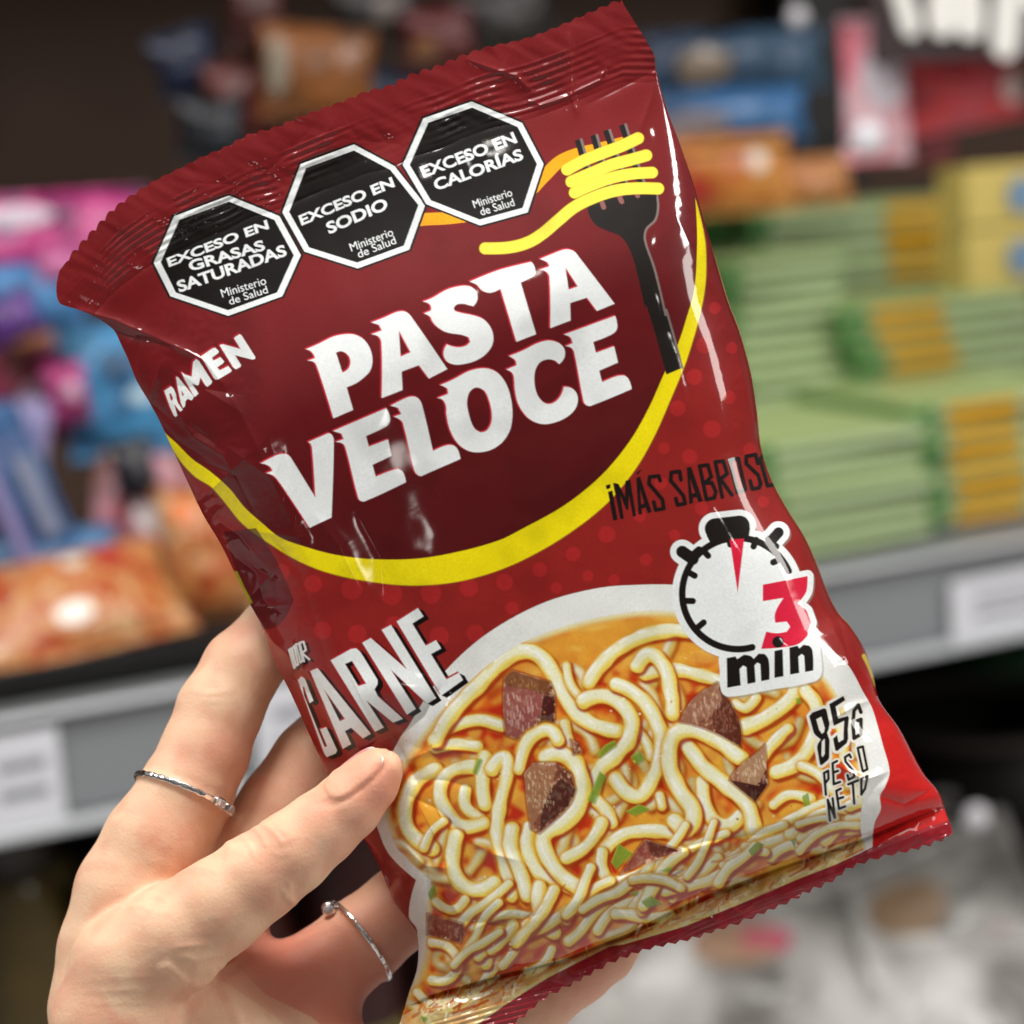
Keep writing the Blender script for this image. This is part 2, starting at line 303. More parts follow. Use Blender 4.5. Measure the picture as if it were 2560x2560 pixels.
    fill(eight, BLACK); fill(five, BLACK); line(gee, 9.5, BLACK)
    for P, cl in small: line(P, 6.6, BLACK, 1, bool(cl))
    # print grain
    g_ = .94 + .12 * vn(X, Y, 3.1, 3) * (.5 + vn(X, Y, 60, 4)); canvas *= g_[..., None]
    # mottled darker clouding of the maroon ink
    q = 1 - .16 * sstep(.5, .85, vn(X, Y, 130, 9) * .7 + vn(X, Y, 45, 10) * .3); canvas *= q[..., None]
    np.clip(canvas, 0, 1, canvas)

PLATE = [(1200,1597),(1293,1538),(1386,1497),(1503,1469),(1596,1462),(1684,1462),(1800,1475),(1930,1515),(2037,1585),(2087,1631),(2124,1668),(2158,1730),(2178,1765),(2190,1800),(2207,1862),(2224,1929),(2213,1966),(2200,1990),(2202,2023),(2186,2059),(2181,2118),
         (2093,2160),(2000,2196),(1870,2252),(1715,2315),(1560,2361),(1525,2366),(1369,2445),(1266,2510),(1100,2630),(960,2740),(940,2560),(1000,2480),(1030,2400),(1043,2326),(1022,2290),(1040,2200),(976,2140),(950,2088),(930,2000),(997,1850),(1022,1814),(1070,1735),(1121,1669)]
BROTH = [(1020,1880),(1090,1790),(1162,1715),(1230,1655),(1318,1600),(1420,1562),(1525,1537),(1640,1525),(1800,1545),(1960,1610),(2060,1690),(2105,1760),(2135,1850),(2160,1960),(2150,2060),(2165,2120),
         (2093,2160),(2000,2196),(1870,2252),(1715,2315),(1560,2361),(1525,2366),(1369,2445),(1266,2510),(1100,2630),(960,2740),(960,2560),(1020,2480),(1056,2400),(1066,2330),(1062,2290),(1078,2200),(1000,2130),(975,2080),(960,2000)]
def paint_bowl(X, Y):
    fill(smooth(PLATE, True), S('e6e8e4'))
    bx0, by0, M = poly_cov([smooth(BROTH, True)]); h, w = M.shape
    yy, xx = np.mgrid[by0:by0+h, bx0:bx0+w].astype(np.float32)
    # soften the mask by box blur for the pale yellow rim
    Mb = M.copy()
    for _ in range(3):
        for ax in (0, 1):
            c = np.cumsum(np.concatenate([Mb[:1] * 0, Mb], 0) if ax == 0 else np.concatenate([Mb[:, :1] * 0, Mb], 1), axis=ax, dtype=np.float64)
            r = 13
            n_ = Mb.shape[ax]; i1 = np.minimum(np.arange(n_) + r, n_); i0 = np.maximum(np.arange(n_) - r, 0)
            Mb = ((np.take(c, i1, ax) - np.take(c, i0, ax)) / (2 * r)).astype(np.float32)
    put(bx0, by0, np.clip(Mb * 1.25, 0, 1) * M, S('e2cf7a'))
    deep = sstep(.72, 1.0, Mb) * M
    n1 = vn(xx, yy, 60, 1); n2 = vn(xx, yy, 22, 2)
    put(bx0, by0, deep, S('e5a235')); put(bx0, by0, deep * sstep(.15, .45, n1) * .95, S('dc5c1c')); put(bx0, by0, deep * sstep(.36, .56, n2 * .55 + n1 * .45) * .95, S('bf2912')); put(bx0, by0, deep * sstep(.62, .8, 1 - n2) * .5, S('e8b040'))
    put(bx0, by0, deep * sstep(.62, .8, vn(xx, yy, 35, 5)) * .6, S('ecbc4a')); rim = deep * sstep(150, 40, yy - (1560 + ((xx - 1640) / 42) ** 2 * .55)); put(bx0, by0, rim * .9, S('e3a038')); put(bx0, by0, rim * sstep(.5, .8, vn(xx * .3, yy, 20, 61)) * .6, S('eecb62'))
    full = np.zeros((AH, AW), np.float32); full[by0:by0+h, bx0:bx0+w] = M
    def noodle(P, wd, tone=0.0):
        P = smooth(P, corner=181); r = wd / 2
        xs = [p[0] for p in P]; ys = [p[1] for p in P]; m = r + 14
        x0, x1 = max(0, int(min(xs) - m)), min(AW, int(max(xs) + m) + 1); y0, y1 = max(0, int(min(ys) - m)), min(AH, int(max(ys) + m) + 1)
        if x1 <= x0 or y1 <= y0: return
        y_, x_ = np.mgrid[y0:y1, x0:x1].astype(np.float32) + .5
        wob = (vn(x_, y_, 30, 11) - .5) * wd * .16
        d, al = seg_dist(x_, y_, P); d = d + wob
        d2, _ = seg_dist(x_ + r * .28, y_ + r * .30, P)
        mk = full[y0:y1, x0:x1]
        put(x0, y0, np.clip(1 - (d - r) / 9, 0, 1) * .45 * mk, S('e2a232'))
        ds, _ = seg_dist(x_ - 5, y_ - 6, P); put(x0, y0, np.clip(1 - (ds - r) / 7, 0, 1) ** 1.4 * .9 * mk, S('a32d0d'))
        cov = np.clip((r - d) / 3.0 + .5, 0, 1) * mk
        core, mid, edge = S('f0efcc'), S('ecd865'), S('de8f20')
        if tone: core, mid, edge = [c * (1 - tone * .28) * np.array([1, 1 - tone * .12, 1 - tone * .35], np.float32) for c in (core, mid, edge)]
        u = d / r; s_ = d2 / r
        colr = core + (mid - core) * np.clip(sstep(.38, 1.0, s_) * .95 + sstep(.6, .92, u) * .4, 0, 1)[..., None]
        colr = colr + (edge - colr) * (sstep(.72, 1.0, u) * .85)[..., None]
        st = sstep(.5, .8, vn(x_, y_, 28, 12)) * .6
        colr = colr + (S('e6c24f') - colr) * st[..., None] * sstep(.2, .9, u)[..., None]
        d3, _ = seg_dist(x_ + r * .40, y_ + r * .42, P); gl_ = np.clip(1 - d3 / (r * .30), 0, 1) * sstep(.4, .65, vn(x_, y_, 24, 13)) * .8
        colr = colr + (S('ffffff') - colr) * gl_[..., None]
        reg = canvas[y0:y1, x0:x1]; reg += (colr - reg) * cov[..., None]
    def blur_bowl(r):
        reg = canvas[by0:by0 + h, bx0:bx0 + w]; B = reg.copy()
        for ax in (0, 1):
            for _ in range(2):
                c = np.cumsum(np.concatenate([np.zeros_like(np.take(B, [0], ax)), B], ax), axis=ax, dtype=np.float64); n_ = B.shape[ax]
                i1 = np.minimum(np.arange(n_) + r, n_); i0 = np.maximum(np.arange(n_) - r, 0); sh = [1, 1, 1]; sh[ax] = n_
                B = ((np.take(c, i1, ax) - np.take(c, i0, ax)) / (i1 - i0).reshape(sh)).astype(np.float32)
        reg += (B - reg) * M[..., None]
    rnd = random.Random(5)
    # under layer: loose noodles everywhere in the bowl
    for i in range(80):
        x, y = rnd.uniform(980, 2150), rnd.uniform(1600, 2560)
        if full[min(AH - 1, int(y)), min(AW - 1, int(x))] < .5 or y < 1690: continue
        low = y > 2330 - (x - 1300) * .40
        a = rnd.uniform(0, 6.3); L = rnd.uniform(60, 150); cu = rnd.uniform(-.9, .9); P = [(x, y)]
        for k in range(4):
            a += cu; P.append((P[-1][0] + math.cos(a) * L / 3, P[-1][1] + math.sin(a) * L / 3 * (.6 if low else 1)))
        noodle(P, rnd.uniform(20, 30) * (.8 if low else 1), rnd.uniform(.4, 1.3))
    def nd(k, P, w, t=0): noodle(k(P), w / 1.86, t)
    blur_bowl(4)
    nd(k6, [(1570,240),(1700,220),(1820,240),(1960,290)], 66, .2)
    nd(k6, [(600,520),(680,480),(780,465),(880,490)], 58, .1)
    nd(k6, [(560,600),(640,580),(760,590)], 56, .2)
    nd(k6, [(1300,280),(1350,200),(1440,120),(1550,60),(1700,30),(1860,50)], 72)
    nd(k6, [(560,560),(620,450),(700,360),(790,270),(900,160),(1000,130),(1080,170),(1140,260),(1180,340),(1240,430),(1330,490),(1430,515)], 76)
    nd(k6, [(1530,200),(1590,145),(1645,180),(1685,280),(1700,430)], 72)
    nd(k6, [(1190,200),(1210,290),(1260,360)], 46, .1)
    nd(k6, [(1180,480),(1200,560),(1240,610)], 50, .4); nd(k6, [(1540,520),(1580,580),(1600,640)], 48, .1)
    nd(k6, [(960,700),(990,590),(1050,520),(1120,510)], 66)
    nd(k6, [(1270,370),(1360,345),(1450,385),(1505,470),(1490,560),(1420,640),(1350,700),(1315,800)], 76)
    nd(k6, [(1430,290),(1520,330),(1600,420),(1645,530),(1640,650),(1600,760),(1545,830),(1480,810),(1430,750)], 72)
    nd(k6, [(1330,850),(1380,900),(1410,960)], 60, .1); nd(k6, [(1640,830),(1650,880)], 50, .2)
    nd(k6, [(700,800),(705,880),(770,930)], 56, .1)
    nd(k6, [(560,700),(465,760),(420,850),(415,960),(460,1030),(540,1080)], 74)
    nd(k6, [(740,685),(640,705),(588,760),(580,840),(620,920),(690,980),(790,960)], 70)
    nd(k6, [(500,1080),(540,1000),(600,950)], 44, .3)
    nd(k6, [(795,640),(785,760),(795,870)], 68)
    nd(k6, [(830,700),(890,640),(910,680),(885,800),(862,900),(855,1010),(880,1100),(905,1210),(925,1310)], 66)
    nd(k6, [(660,1020),(640,1120),(650,1200),(700,1265),(770,1285),(840,1250)], 74)
    nd(k6, [(930,990),(920,1080),(960,1180),(1000,1310)], 76)
    nd(k6, [(1010,980),(1000,1080),(1050,1190),(1120,1230),(1220,1275)], 66)
    nd(k6, [(1090,645),(1165,625),(1235,675),(1268,780),(1245,885),(1170,965),(1085,1020),(1085,1090),(1140,1190),(1240,1265)], 78)
    nd(k6, [(1360,960),(1290,1070),(1190,1130)], 62, .1); nd(k6, [(1060,1270),(1055,1370),(1080,1450),(1130,1490)], 72)
    nd(k6, [(1380,1080),(1480,1010),(1590,995),(1700,1010),(1790,1050)], 66)
    nd(k6, [(1360,1100),(1360,1180),(1420,1290)], 56, .1)
    nd(k7, [(850,370),(800,480),(700,560),(590,610)], 78)
    nd(k7, [(640,470),(590,520),(540,500)], 50, .2)
    nd(k7, [(880,440),(935,540),(905,690),(830,790),(740,830)], 72)
    nd(k7, [(790,620),(720,690),(650,780)], 60, .1); nd(k7, [(860,800),(940,840),(1010,920)], 56, .1)
    nd(k7, [(990,520),(1050,640),(1060,760)], 48, .3)
    nd(k7, [(720,990),(800,940),(900,960)], 50, .1); nd(k7, [(970,980),(880,1020),(800,1060),(700,1120)], 48)
    nd(k7, [(380,880),(390,980),(430,1060),(500,1090),(560,1040)], 68)
    nd(k7, [(300,700),(400,820),(520,920),(600,1000),(625,1110)], 76)
    nd(k7, [(560,760),(440,670),(330,625),(245,650),(220,720),(225,830),(275,930),(335,1020),(310,1105),(245,1070)], 82)
    nd(k6, [(1430,1245),(1600,1180),(1800,1075),(1960,1010)], 46)
    for P, w_ in (([(470,1780),(560,1850),(680,1830),(760,1760),(850,1650)], 46), ([(540,1540),(620,1560),(668,1640),(620,1715),(540,1720)], 48), ([(870,1480),(820,1560),(800,1640)], 54),
                  ([(1400,1330),(1320,1400),(1250,1490),(1200,1530)], 50), ([(1550,1330),(1420,1380),(1340,1480)], 48), ([(560,1340),(640,1380),(700,1330)], 46), ([(820,1420),(920,1400),(1020,1410)], 42),
                  ([(1640,1280),(1700,1220),(1780,1200)], 40), ([(1700,1330),(1760,1270),(1850,1240)], 40), ([(1120,1570),(1080,1640),(1000,1690)], 44), ([(960,1480),(940,1570),(880,1650)], 44)):
        nd(k6, P, w_, .1)
    # squeezed noodles running along the bottom face
    for i in range(52):
        x = rnd.uniform(1080, 2120) if i < 26 else rnd.uniform(1560, 2140); q = rnd.random(); y = (2330 - (x - 1300) * .37) - 30 + 95 * q - max(0, 1300 - x) * .25
        a = -.45 + rnd.uniform(-.35, .2); L = rnd.uniform(80, 190); P = [(x, y)]
        for k in range(3): a += rnd.uniform(-.38, .38); P.append((P[-1][0] + math.cos(a) * L / 3, P[-1][1] + math.sin(a) * L / 3))
        if i % 6 == 0: line(smooth(P), rnd.uniform(4, 8), S(rnd.choice(['a8321a', 'c2581e', '8a2c1a'])), .55)
        else: noodle(P, rnd.uniform(20, 32), rnd.uniform(-.05, .4))
    # strip under the fold, cream with orange streaks
    cz = [(2160,2100),(2093,2122),(2000,2160),(1870,2212),(1768,2250),(1663,2298),(1573,2346),(1400,2412),(1250,2450),(1078,2500),(995,2545),(940,2640)]
    fill(cz + [(960,2740),(1100,2630),(1266,2510),(1369,2445),(1525,2366),(1560,2361),(1715,2315),(1870,2252),(2000,2196),(2093,2160),(2165,2122)], S('e6d898'), .55)
    for i in range(230):
        x = rnd.uniform(980, 2150); yc = np.interp(x, [p[0] for p in cz[::-1]], [p[1] for p in cz[::-1]]); y = yc + rnd.uniform(-4, 60); a = -.42 + rnd.uniform(-.3, .3) if i % 2 else -1.3 + rnd.uniform(-.35, .35); L = rnd.uniform(14, 60) if i % 2 else rnd.uniform(10, 30)
        if full[min(AH - 1, int(y)), int(x)] > .5 and y < np.interp(x, [940,1100,1266,1369,1525,1715,1870,2000,2093,2165], [2740,2630,2510,2445,2366,2315,2252,2196,2160,2122]): line([(x, y), (x + math.cos(a) * L, y + math.sin(a) * L)], rnd.uniform(3, 9), S(rnd.choice(['cf7226', 'b8451c', 'dca43c', 'f3ecc4', 'f0e8bc', 'a63a18'])), rnd.uniform(.4, .85))
    # meat
    def meat(P, s):
        P = smooth(P, True, corner=30); x0, y0, c = poly_cov([P]); hh, ww = c.shape
        y_, x_ = np.mgrid[y0:y0+hh, x0:x0+ww].astype(np.float32)
        line(P, 10, S('8e3413'), .6, True)
        put(x0, y0, c, S('8a4f39'))
        gx_ = (x_ - x0) / max(ww, 1); gy_ = (y_ - y0) / max(hh, 1)
        a = vn(x_, y_ * 1.0, 8, s); b = vn(x_, y_, 30, s + 1); e = vn(x_, y_ * .45, 5, s + 2)
        put(x0, y0, c * sstep(.75, .2, gx_ * .55 + gy_ * .5) * .6, S('b98365')); put(x0, y0, c * sstep(.45, .8, b) * .6, S('a35f46'))
        put(x0, y0, c * sstep(.50, .95, gx_ * .75 + gy_ * .35 + (b - .5) * .5) * .85, S('4a1c15'))
        put(x0, y0, c * sstep(.58, .85, e) * .55, S('cfa488')); put(x0, y0, c * sstep(.66, .88, a) * .6, S('e0bfa0')); put(x0, y0, c * sstep(.62, .85, 1 - a) * .55, S('5a2a1e'))
    def face(k, P, c, a=.85): fill(smooth(k(P), True, corner=35), S(c), a)
    def grain(k, P, n_, c, L=9):
        P = k(P); xs = [p[0] for p in P]; ys = [p[1] for p in P]
        for _ in range(n_):
            u_, v_ = rnd.random(), rnd.random(); x = xs[0] + (xs[1] - xs[0]) * u_ + (xs[3] - xs[0]) * v_; y = ys[0] + (ys[1] - ys[0]) * u_ + (ys[3] - ys[0]) * v_; a = 1.35 + rnd.uniform(-.3, .3)
            line([(x, y), (x + math.cos(a) * L * rnd.random(), y + math.sin(a) * L)], rnd.uniform(1.5, 3.5), S(c), rnd.uniform(.3, .7))
    meat(k6([(890,260),(930,225),(1110,280),(1135,350),(1130,480),(1060,490),(960,560),(900,540),(885,420)]), 20)
    face(k6, [(890,262),(930,228),(1108,282),(1120,330),(1010,320),(905,305)], '7c4c2a'); face(k6, [(890,300),(1000,315),(1075,345),(1055,450),(960,550),(905,535),(888,420)], '9a5450', .75); face(k6, [(1078,345),(1132,350),(1128,475),(1062,485)], '46191a', .85)
    grain(k6, [(900,320),(1050,350),(1040,460),(900,480)], 46, 'e0bdb0', 14); grain(k6, [(910,250),(1090,290),(1080,310),(905,285)], 22, 'b98550', 6)
    nd(k6, [(960,700),(990,590),(1040,530),(1110,512),(1150,560)], 60)
    meat(k6([(985,720),(1030,670),(1140,670),(1210,720),(1235,800),(1200,880),(1060,1010),(1020,990),(1000,860)]), 24)
    face(k6, [(988,722),(1032,674),(1135,690),(1120,790),(1070,890),(1022,985),(1002,860)], 'a3714f', .75); face(k6, [(1125,790),(1165,745),(1228,795),(1198,875),(1100,960),(1062,1000),(1075,900)], '48201a', .85)
    grain(k6, [(1000,710),(1120,700),(1100,860),(1010,880)], 60, 'e6cba6', 7); grain(k6, [(1130,800),(1200,790),(1160,900),(1090,930)], 14, '9a5a48', 8)
    meat(k7([(270,590),(330,480),(450,400),(500,470),(560,600),(565,710),(440,640),(330,600)]), 28)
    face(k7, [(272,588),(332,482),(448,404),(470,480),(420,560),(330,598)], '9a6a52', .75); face(k7, [(455,410),(500,472),(558,602),(563,705),(440,638),(425,560),(472,480)], '5c2a1e', .8)
    grain(k7, [(310,520),(440,430),(450,500),(340,590)], 40, 'ddb9a0', 10); grain(k7, [(440,520),(520,520),(540,640),(450,620)], 18, 'a86a58', 10)
    meat(k7([(510,870),(550,810),(660,720),(680,700),(690,820),(695,890),(635,975),(580,930)]), 32)
    face(k7, [(548,815),(660,722),(682,704),(684,815),(640,895),(565,878)], 'b48c68', .85); face(k7, [(512,870),(560,880),(640,900),(688,880),(694,890),(635,972),(580,930)], '3a1815', .85)
    grain(k7, [(570,830),(670,740),(670,830),(590,880)], 34, 'ead2b2', 8)
    meat(k6([(1450,1210),(1540,1080),(1570,1040),(1740,1095),(1640,1130)]), 36); face(k6, [(1455,1205),(1542,1082),(1572,1044),(1600,1120)], '8c3c38', .7); face(k6, [(1572,1044),(1736,1095),(1640,1128),(1600,1118)], '571f1a', .75)
    meat(k6([(520,1400),(690,1450),(700,1490),(680,1540),(520,1500)]), 40); face(k6, [(522,1402),(688,1452),(696,1490),(678,1535),(522,1498)], '7a2b28', .65)
    meat(k6([(1210,560),(1250,575),(1260,620),(1225,630)]), 44)
    # herbs and specks
    for P in ([(1340,640),(1370,590),(1425,560),(1432,585),(1350,645)], [(1290,850),(1350,710),(1382,735),(1325,865)], [(735,715),(760,650),(785,650),(755,725)], [(1405,1150),(1440,1060),(1510,1105),(1430,1185)], [(1475,905),(1540,870),(1590,890),(1520,925)],
              [(1500,640),(1540,610),(1570,650),(1520,680)], [(520,1300),(550,1250),(560,1300),(530,1330)], [(1550,1340),(1600,1310),(1650,1350),(1580,1370)], [(1490,1300),(1540,1285),(1530,1310)], [(1640,1190),(1700,1170),(1690,1195)], [(480,1890),(520,1900),(500,1925)]):
        fill(smooth(k6(P), True), S('93b23c'), .8); fill(smooth(k6(P), True), S('4f7a22'), .45, (3, 4))
    for P in ([(600,1210),(640,1170),(680,1180),(620,1240)], [(860,950),(890,930),(900,990),(870,1000)], [(805,1160),(830,1150),(825,1200)], [(830,475),(850,470),(858,500),(835,505)], [(40,1010),(90,1000),(120,1020),(60,1030)]):
        fill(smooth(k7(P), True), S('7d9a30'), .85)
    for i in range(110):
        x, y = rnd.uniform(1000, 2150), rnd.uniform(1640, 2500)
        if full[int(y), int(x)] > .5: blob(x, y, rnd.uniform(1.2, 3.4), S(rnd.choice(['e9d24a', 'c7cf45', 'd07a25', 'f4e6b8', '9a3b17', 'fff4dc'])), rnd.uniform(.4, .9), 1.5)
    # maroon lip of the bottom seal
    lip = [(2400,2040),(2290,2078),(2181,2118),(2093,2160),(2000,2196),(1870,2252),(1715,2315),(1560,2361),(1525,2366),(1369,2445),(1266,2510),(1100,2630),(960,2740),(900,2789),(2430,2789)]
    fill(lip, S('96222c'))
# ---------------------------------------------------------------- scene basics
sc = bpy.context.scene
COL = sc.collection
world = bpy.data.worlds.new("World"); sc.world = world; world.use_nodes = True
wt = world.node_tree; bgn = wt.nodes['Background']; bgn.inputs[1].default_value = 1.0
_tc = wt.nodes.new('ShaderNodeTexCoord'); _sx = wt.nodes.new('ShaderNodeSeparateXYZ'); _rp = wt.nodes.new('ShaderNodeValToRGB'); _mr = wt.nodes.new('ShaderNodeMapRange')
wt.links.new(_tc.outputs['Generated'], _sx.inputs[0]); wt.links.new(_sx.outputs['Z'], _mr.inputs[0]); _mr.inputs[1].default_value = -1; _mr.inputs[2].default_value = 1; wt.links.new(_mr.outputs[0], _rp.inputs[0]); wt.links.new(_rp.outputs[0], bgn.inputs[0])
for _i, (_p, _c) in enumerate(((0, (.62, .59, .56)), (.30, (.40, .38, .36)), (.44, (.09, .085, .08)), (.56, (.05, .048, .045)), (.72, (.16, .155, .15)), (1.0, (.45, .44, .42)))):
    _e = _rp.color_ramp.elements[_i] if _i < 2 else _rp.color_ramp.elements.new(_p)
    _e.position = _p; _e.color = _c + (1,)
sc.view_settings.view_transform = 'Standard'; sc.view_settings.look = 'None'; sc.view_settings.gamma = 1; sc.view_settings.exposure = .24
TAN = math.tan(math.radians(15)); CAMZ = 1.35; D0 = 0.36
cam_d = bpy.data.cameras.new('camera'); cam = bpy.data.objects.new('camera', cam_d); COL.objects.link(cam); sc.camera = cam
cam_d.sensor_width = 36; cam_d.lens = 18 / TAN; cam_d.clip_start = .02; cam_d.clip_end = 60
cam.location = (0, 0, CAMZ)
RM = (Matrix.Rotation(math.radians(90 - 10), 3, 'X') @ Matrix.Rotation(math.radians(-4), 3, 'Z'))
cam.rotation_euler = RM.to_euler()
cam_d.dof.use_dof = True; cam_d.dof.focus_distance = D0 - .010; cam_d.dof.aperture_fstop = cam_d.lens / 1000 / .0068
RMn = np.array(RM); CL = np.array([0, 0, CAMZ]); PXM = D0 * 2 * TAN / 2560      # metres per drawing unit at the packet
def P3(x, y, h):
    """tracing units (2560 across the frame at the packet's distance) and height towards the camera -> world metres"""
    x = np.asarray(x, float); y = np.asarray(y, float); h = np.asarray(h, float)
    d = D0 - h * PXM
    v = np.stack([(x / 1280 - 1) * TAN * d, (1 - y / 1280) * TAN * d, -d], -1)
    return v @ RMn.T + CL

def new_mesh(name, verts, faces, mats=(), parent=None, smooth_=True):
    me = bpy.data.meshes.new(name)
    verts = np.asarray(verts, np.float32); faces = np.asarray(faces)
    me.vertices.add(len(verts)); me.vertices.foreach_set('co', verts.ravel())
    k = faces.shape[1]; n = len(faces)
    me.loops.add(n * k); me.loops.foreach_set('vertex_index', faces.ravel().astype(np.int32))
    me.polygons.add(n); me.polygons.foreach_set('loop_start', np.arange(0, n * k, k, dtype=np.int32))
    me.update(calc_edges=True)
    me.polygons.foreach_set('use_smooth', np.full(n, bool(smooth_)))
    for m in mats: me.materials.append(m)
    ob = bpy.data.objects.new(name, me); COL.objects.link(ob)
    if parent is not None: ob.parent = parent; ob.matrix_parent_inverse = parent_inv(parent)
    return ob
def parent_inv(p):
    return (Matrix.LocRotScale(p.location, p.rotation_euler, p.scale)).inverted()
def empty(name, loc, label=None, cat=None, group=None, rz=0):
    e = bpy.data.objects.new(name, None); COL.objects.link(e); e.location = loc; e.rotation_euler = (0, 0, rz); e.empty_display_size = .02
    return tag(e, label, cat, group)
def tag(o, label=None, cat=None, group=None, kind=None):
    if label: o['label'] = label
    if cat: o['category'] = cat
    if group: o['group'] = group
    if kind: o['kind'] = kind
    return o
def set_color(ob, name, rgb):
    at = ob.data.color_attributes.new(name, 'FLOAT_COLOR', 'POINT')
    a = np.ones((len(rgb), 4), np.float32); a[:, :3] = rgb; at.data.foreach_set('color', a.ravel())

class NT:
    def __init__(s, name):
        s.m = bpy.data.materials.new(name); s.m.use_nodes = True; s.t = s.m.node_tree; s.b = s.t.nodes['Principled BSDF']
    def n(s, typ, **kw):
        nd = s.t.nodes.new(typ)
        for k, v in kw.items():
            if k.startswith('i_'):
                key = k[2:]; key = int(key) if key.isdigit() else key.replace('_', ' ')
                nd.inputs[key].default_value = v
            else: setattr(nd, k, v)
        return nd
    def l(s, a, b): s.t.links.new(a, b)
    def set(s, **kw):
        for k, v in kw.items(): s.b.inputs[k.replace('_', ' ')].default_value = v
def rgb(h, f=1.0):
    c = S(h) * f; return (float(c[0]), float(c[1]), float(c[2]), 1)
def noise_bump(M, scale, strength, dist=.001, coord='Object', detail=3, normal_in=None):
    tc = M.n('ShaderNodeTexCoord'); nz = M.n('ShaderNodeTexNoise'); nz.inputs['Scale'].default_value = scale; nz.inputs['Detail'].default_value = detail
    M.l(tc.outputs[coord], nz.inputs['Vector']); bp = M.n('ShaderNodeBump'); bp.inputs['Strength'].default_value = strength; bp.inputs['Distance'].default_value = dist
    M.l(nz.outputs['Fac'], bp.inputs['Height'])
    if normal_in is not None: M.l(normal_in, bp.inputs['Normal'])
    return bp
def plain(name, col, rough=.5, metal=0.0, bump=None, coat=0.0, var=.12, vs=30):
    M = NT(name); M.set(Roughness=rough, Metallic=metal, Coat_Weight=coat)
    tc = M.n('ShaderNodeTexCoord'); nz = M.n('ShaderNodeTexNoise'); nz.inputs['Scale'].default_value = vs; M.l(tc.outputs['Object'], nz.inputs['Vector'])
    mx = M.n('ShaderNodeMix', data_type='RGBA'); mx.inputs[6].default_value = tuple(c * (1 - var) for c in col[:3]) + (1,); mx.inputs[7].default_value = tuple(min(1, c * (1 + var)) for c in col[:3]) + (1,)
    M.l(nz.outputs['Fac'], mx.inputs[0]); M.l(mx.outputs[2], M.b.inputs['Base Color'])
    if bump: M.l(noise_bump(M, *bump).outputs[0], M.b.inputs['Normal'])
    return M.m

# ---------------------------------------------------------------- the packet
def arr_poly(pts, u):
    """resample a polyline at fractions u of its length"""
    p = np.array(pts, float); s = np.concatenate([[0], np.cumsum(np.hypot(*np.diff(p, axis=0).T))]); s /= s[-1]
    return np.stack([np.interp(u, s, p[:, 0]), np.interp(u, s, p[:, 1])], -1)
TOP = smooth([(149,675),(184,640),(240,580),(286,531),(333,494),(389,457),(454,425),(510,398),(566,376),(626,345),(687,328),(743,304),(799,280),(864,256),(915,235),(970,222),(1035,193),(1100,172),(1161,146),(1221,124),(1296,107),(1342,93),(1403,70),(1459,47),(1519,22),(1557,7)])
BOT = smooth([(930,2772),(1000,2728),(1100,2668),(1200,2606),(1287,2558),(1369,2492),(1452,2450),(1525,2408),(1628,2372),(1715,2352),(1808,2322),(1891,2291),(1964,2260),(2015,2232),(2088,2199),(2119,2174),(2181,2150),(2274,2128),(2336,2108),(2379,2088)])
LEF = smooth([(149,675),(141,715),(143,745),(152,760),(199,775),(245,796),(285,826),(300,855),(321,900),(342,953),(370,1000),(395,1045),(419,1096),(466,1198),(508,1287),(550,1357),(582,1422),(620,1501),(652,1561),(687,1655),(719,1717),(766,1819),(822,1945),(870,2030),(905,2090),(930,2130),(955,2181),(981,2248),(1020,2300),(1043,2335),(1043,2419),(1023,2481),(999,2560),(970,2660),(935,2755),(930,2772)], corner=60)
RIG = smooth([(1557,7),(1589,56),(1617,102),(1634,135),(1636,163),(1664,265),(1692,340),(1729,447),(1762,559),(1800,685),(1820,750),(1847,821),(1875,924),(1892,1030),(1901,1110),(1927,1194),(1969,1273),(2010,1338),(2038,1399),(2071,1483),(2095,1530),(2124,1562),(2160,1619),(2184,1691),(2197,1748),(2248,1821),(2310,1935),(2347,1981),(2367,2038),(2382,2078),(2379,2088)], corner=60)
F1 = [(900,2120),(1064,2171),(1200,2240),(1349,2285),(1545,2207),(1800,2093),(1990,2040),(2110,2010),(2180,1965),(2400,1900)]
CREASE = [(800,2760),(900,2620),(995,2530),(1078,2488),(1250,2438),(1400,2402),(1573,2334),(1663,2286),(1768,2238),(1851,2207),(1949,2169),(2039,2139),(2151,2100),(2300,2040),(2450,1985)]
def yat(poly, x):
    p = np.array(poly, float); return np.interp(x, p[:, 0], p[:, 1])
def facets(X, Y, n, box, amp, seed, smin=.5):
    """crumpled film: a few random planes folded against each other (sum of |signed distance| creases)"""
    r = np.random.RandomState(seed); out = np.zeros_like(X); x0, y0, x1, y1 = box
    for i in range(n):
        cx, cy = r.uniform(x0, x1), r.uniform(y0, y1); a = r.uniform(0, math.pi); L = r.uniform(30, 110)
        u = (X - cx) * math.cos(a) + (Y - cy) * math.sin(a); v = -(X - cx) * math.sin(a) + (Y - cy) * math.cos(a)
        out += r.uniform(smin, 1) * r.choice([-1, 1]) * amp * np.exp(-np.abs(u) / (L * .22)) * np.exp(-(v / L) ** 2)
    return out
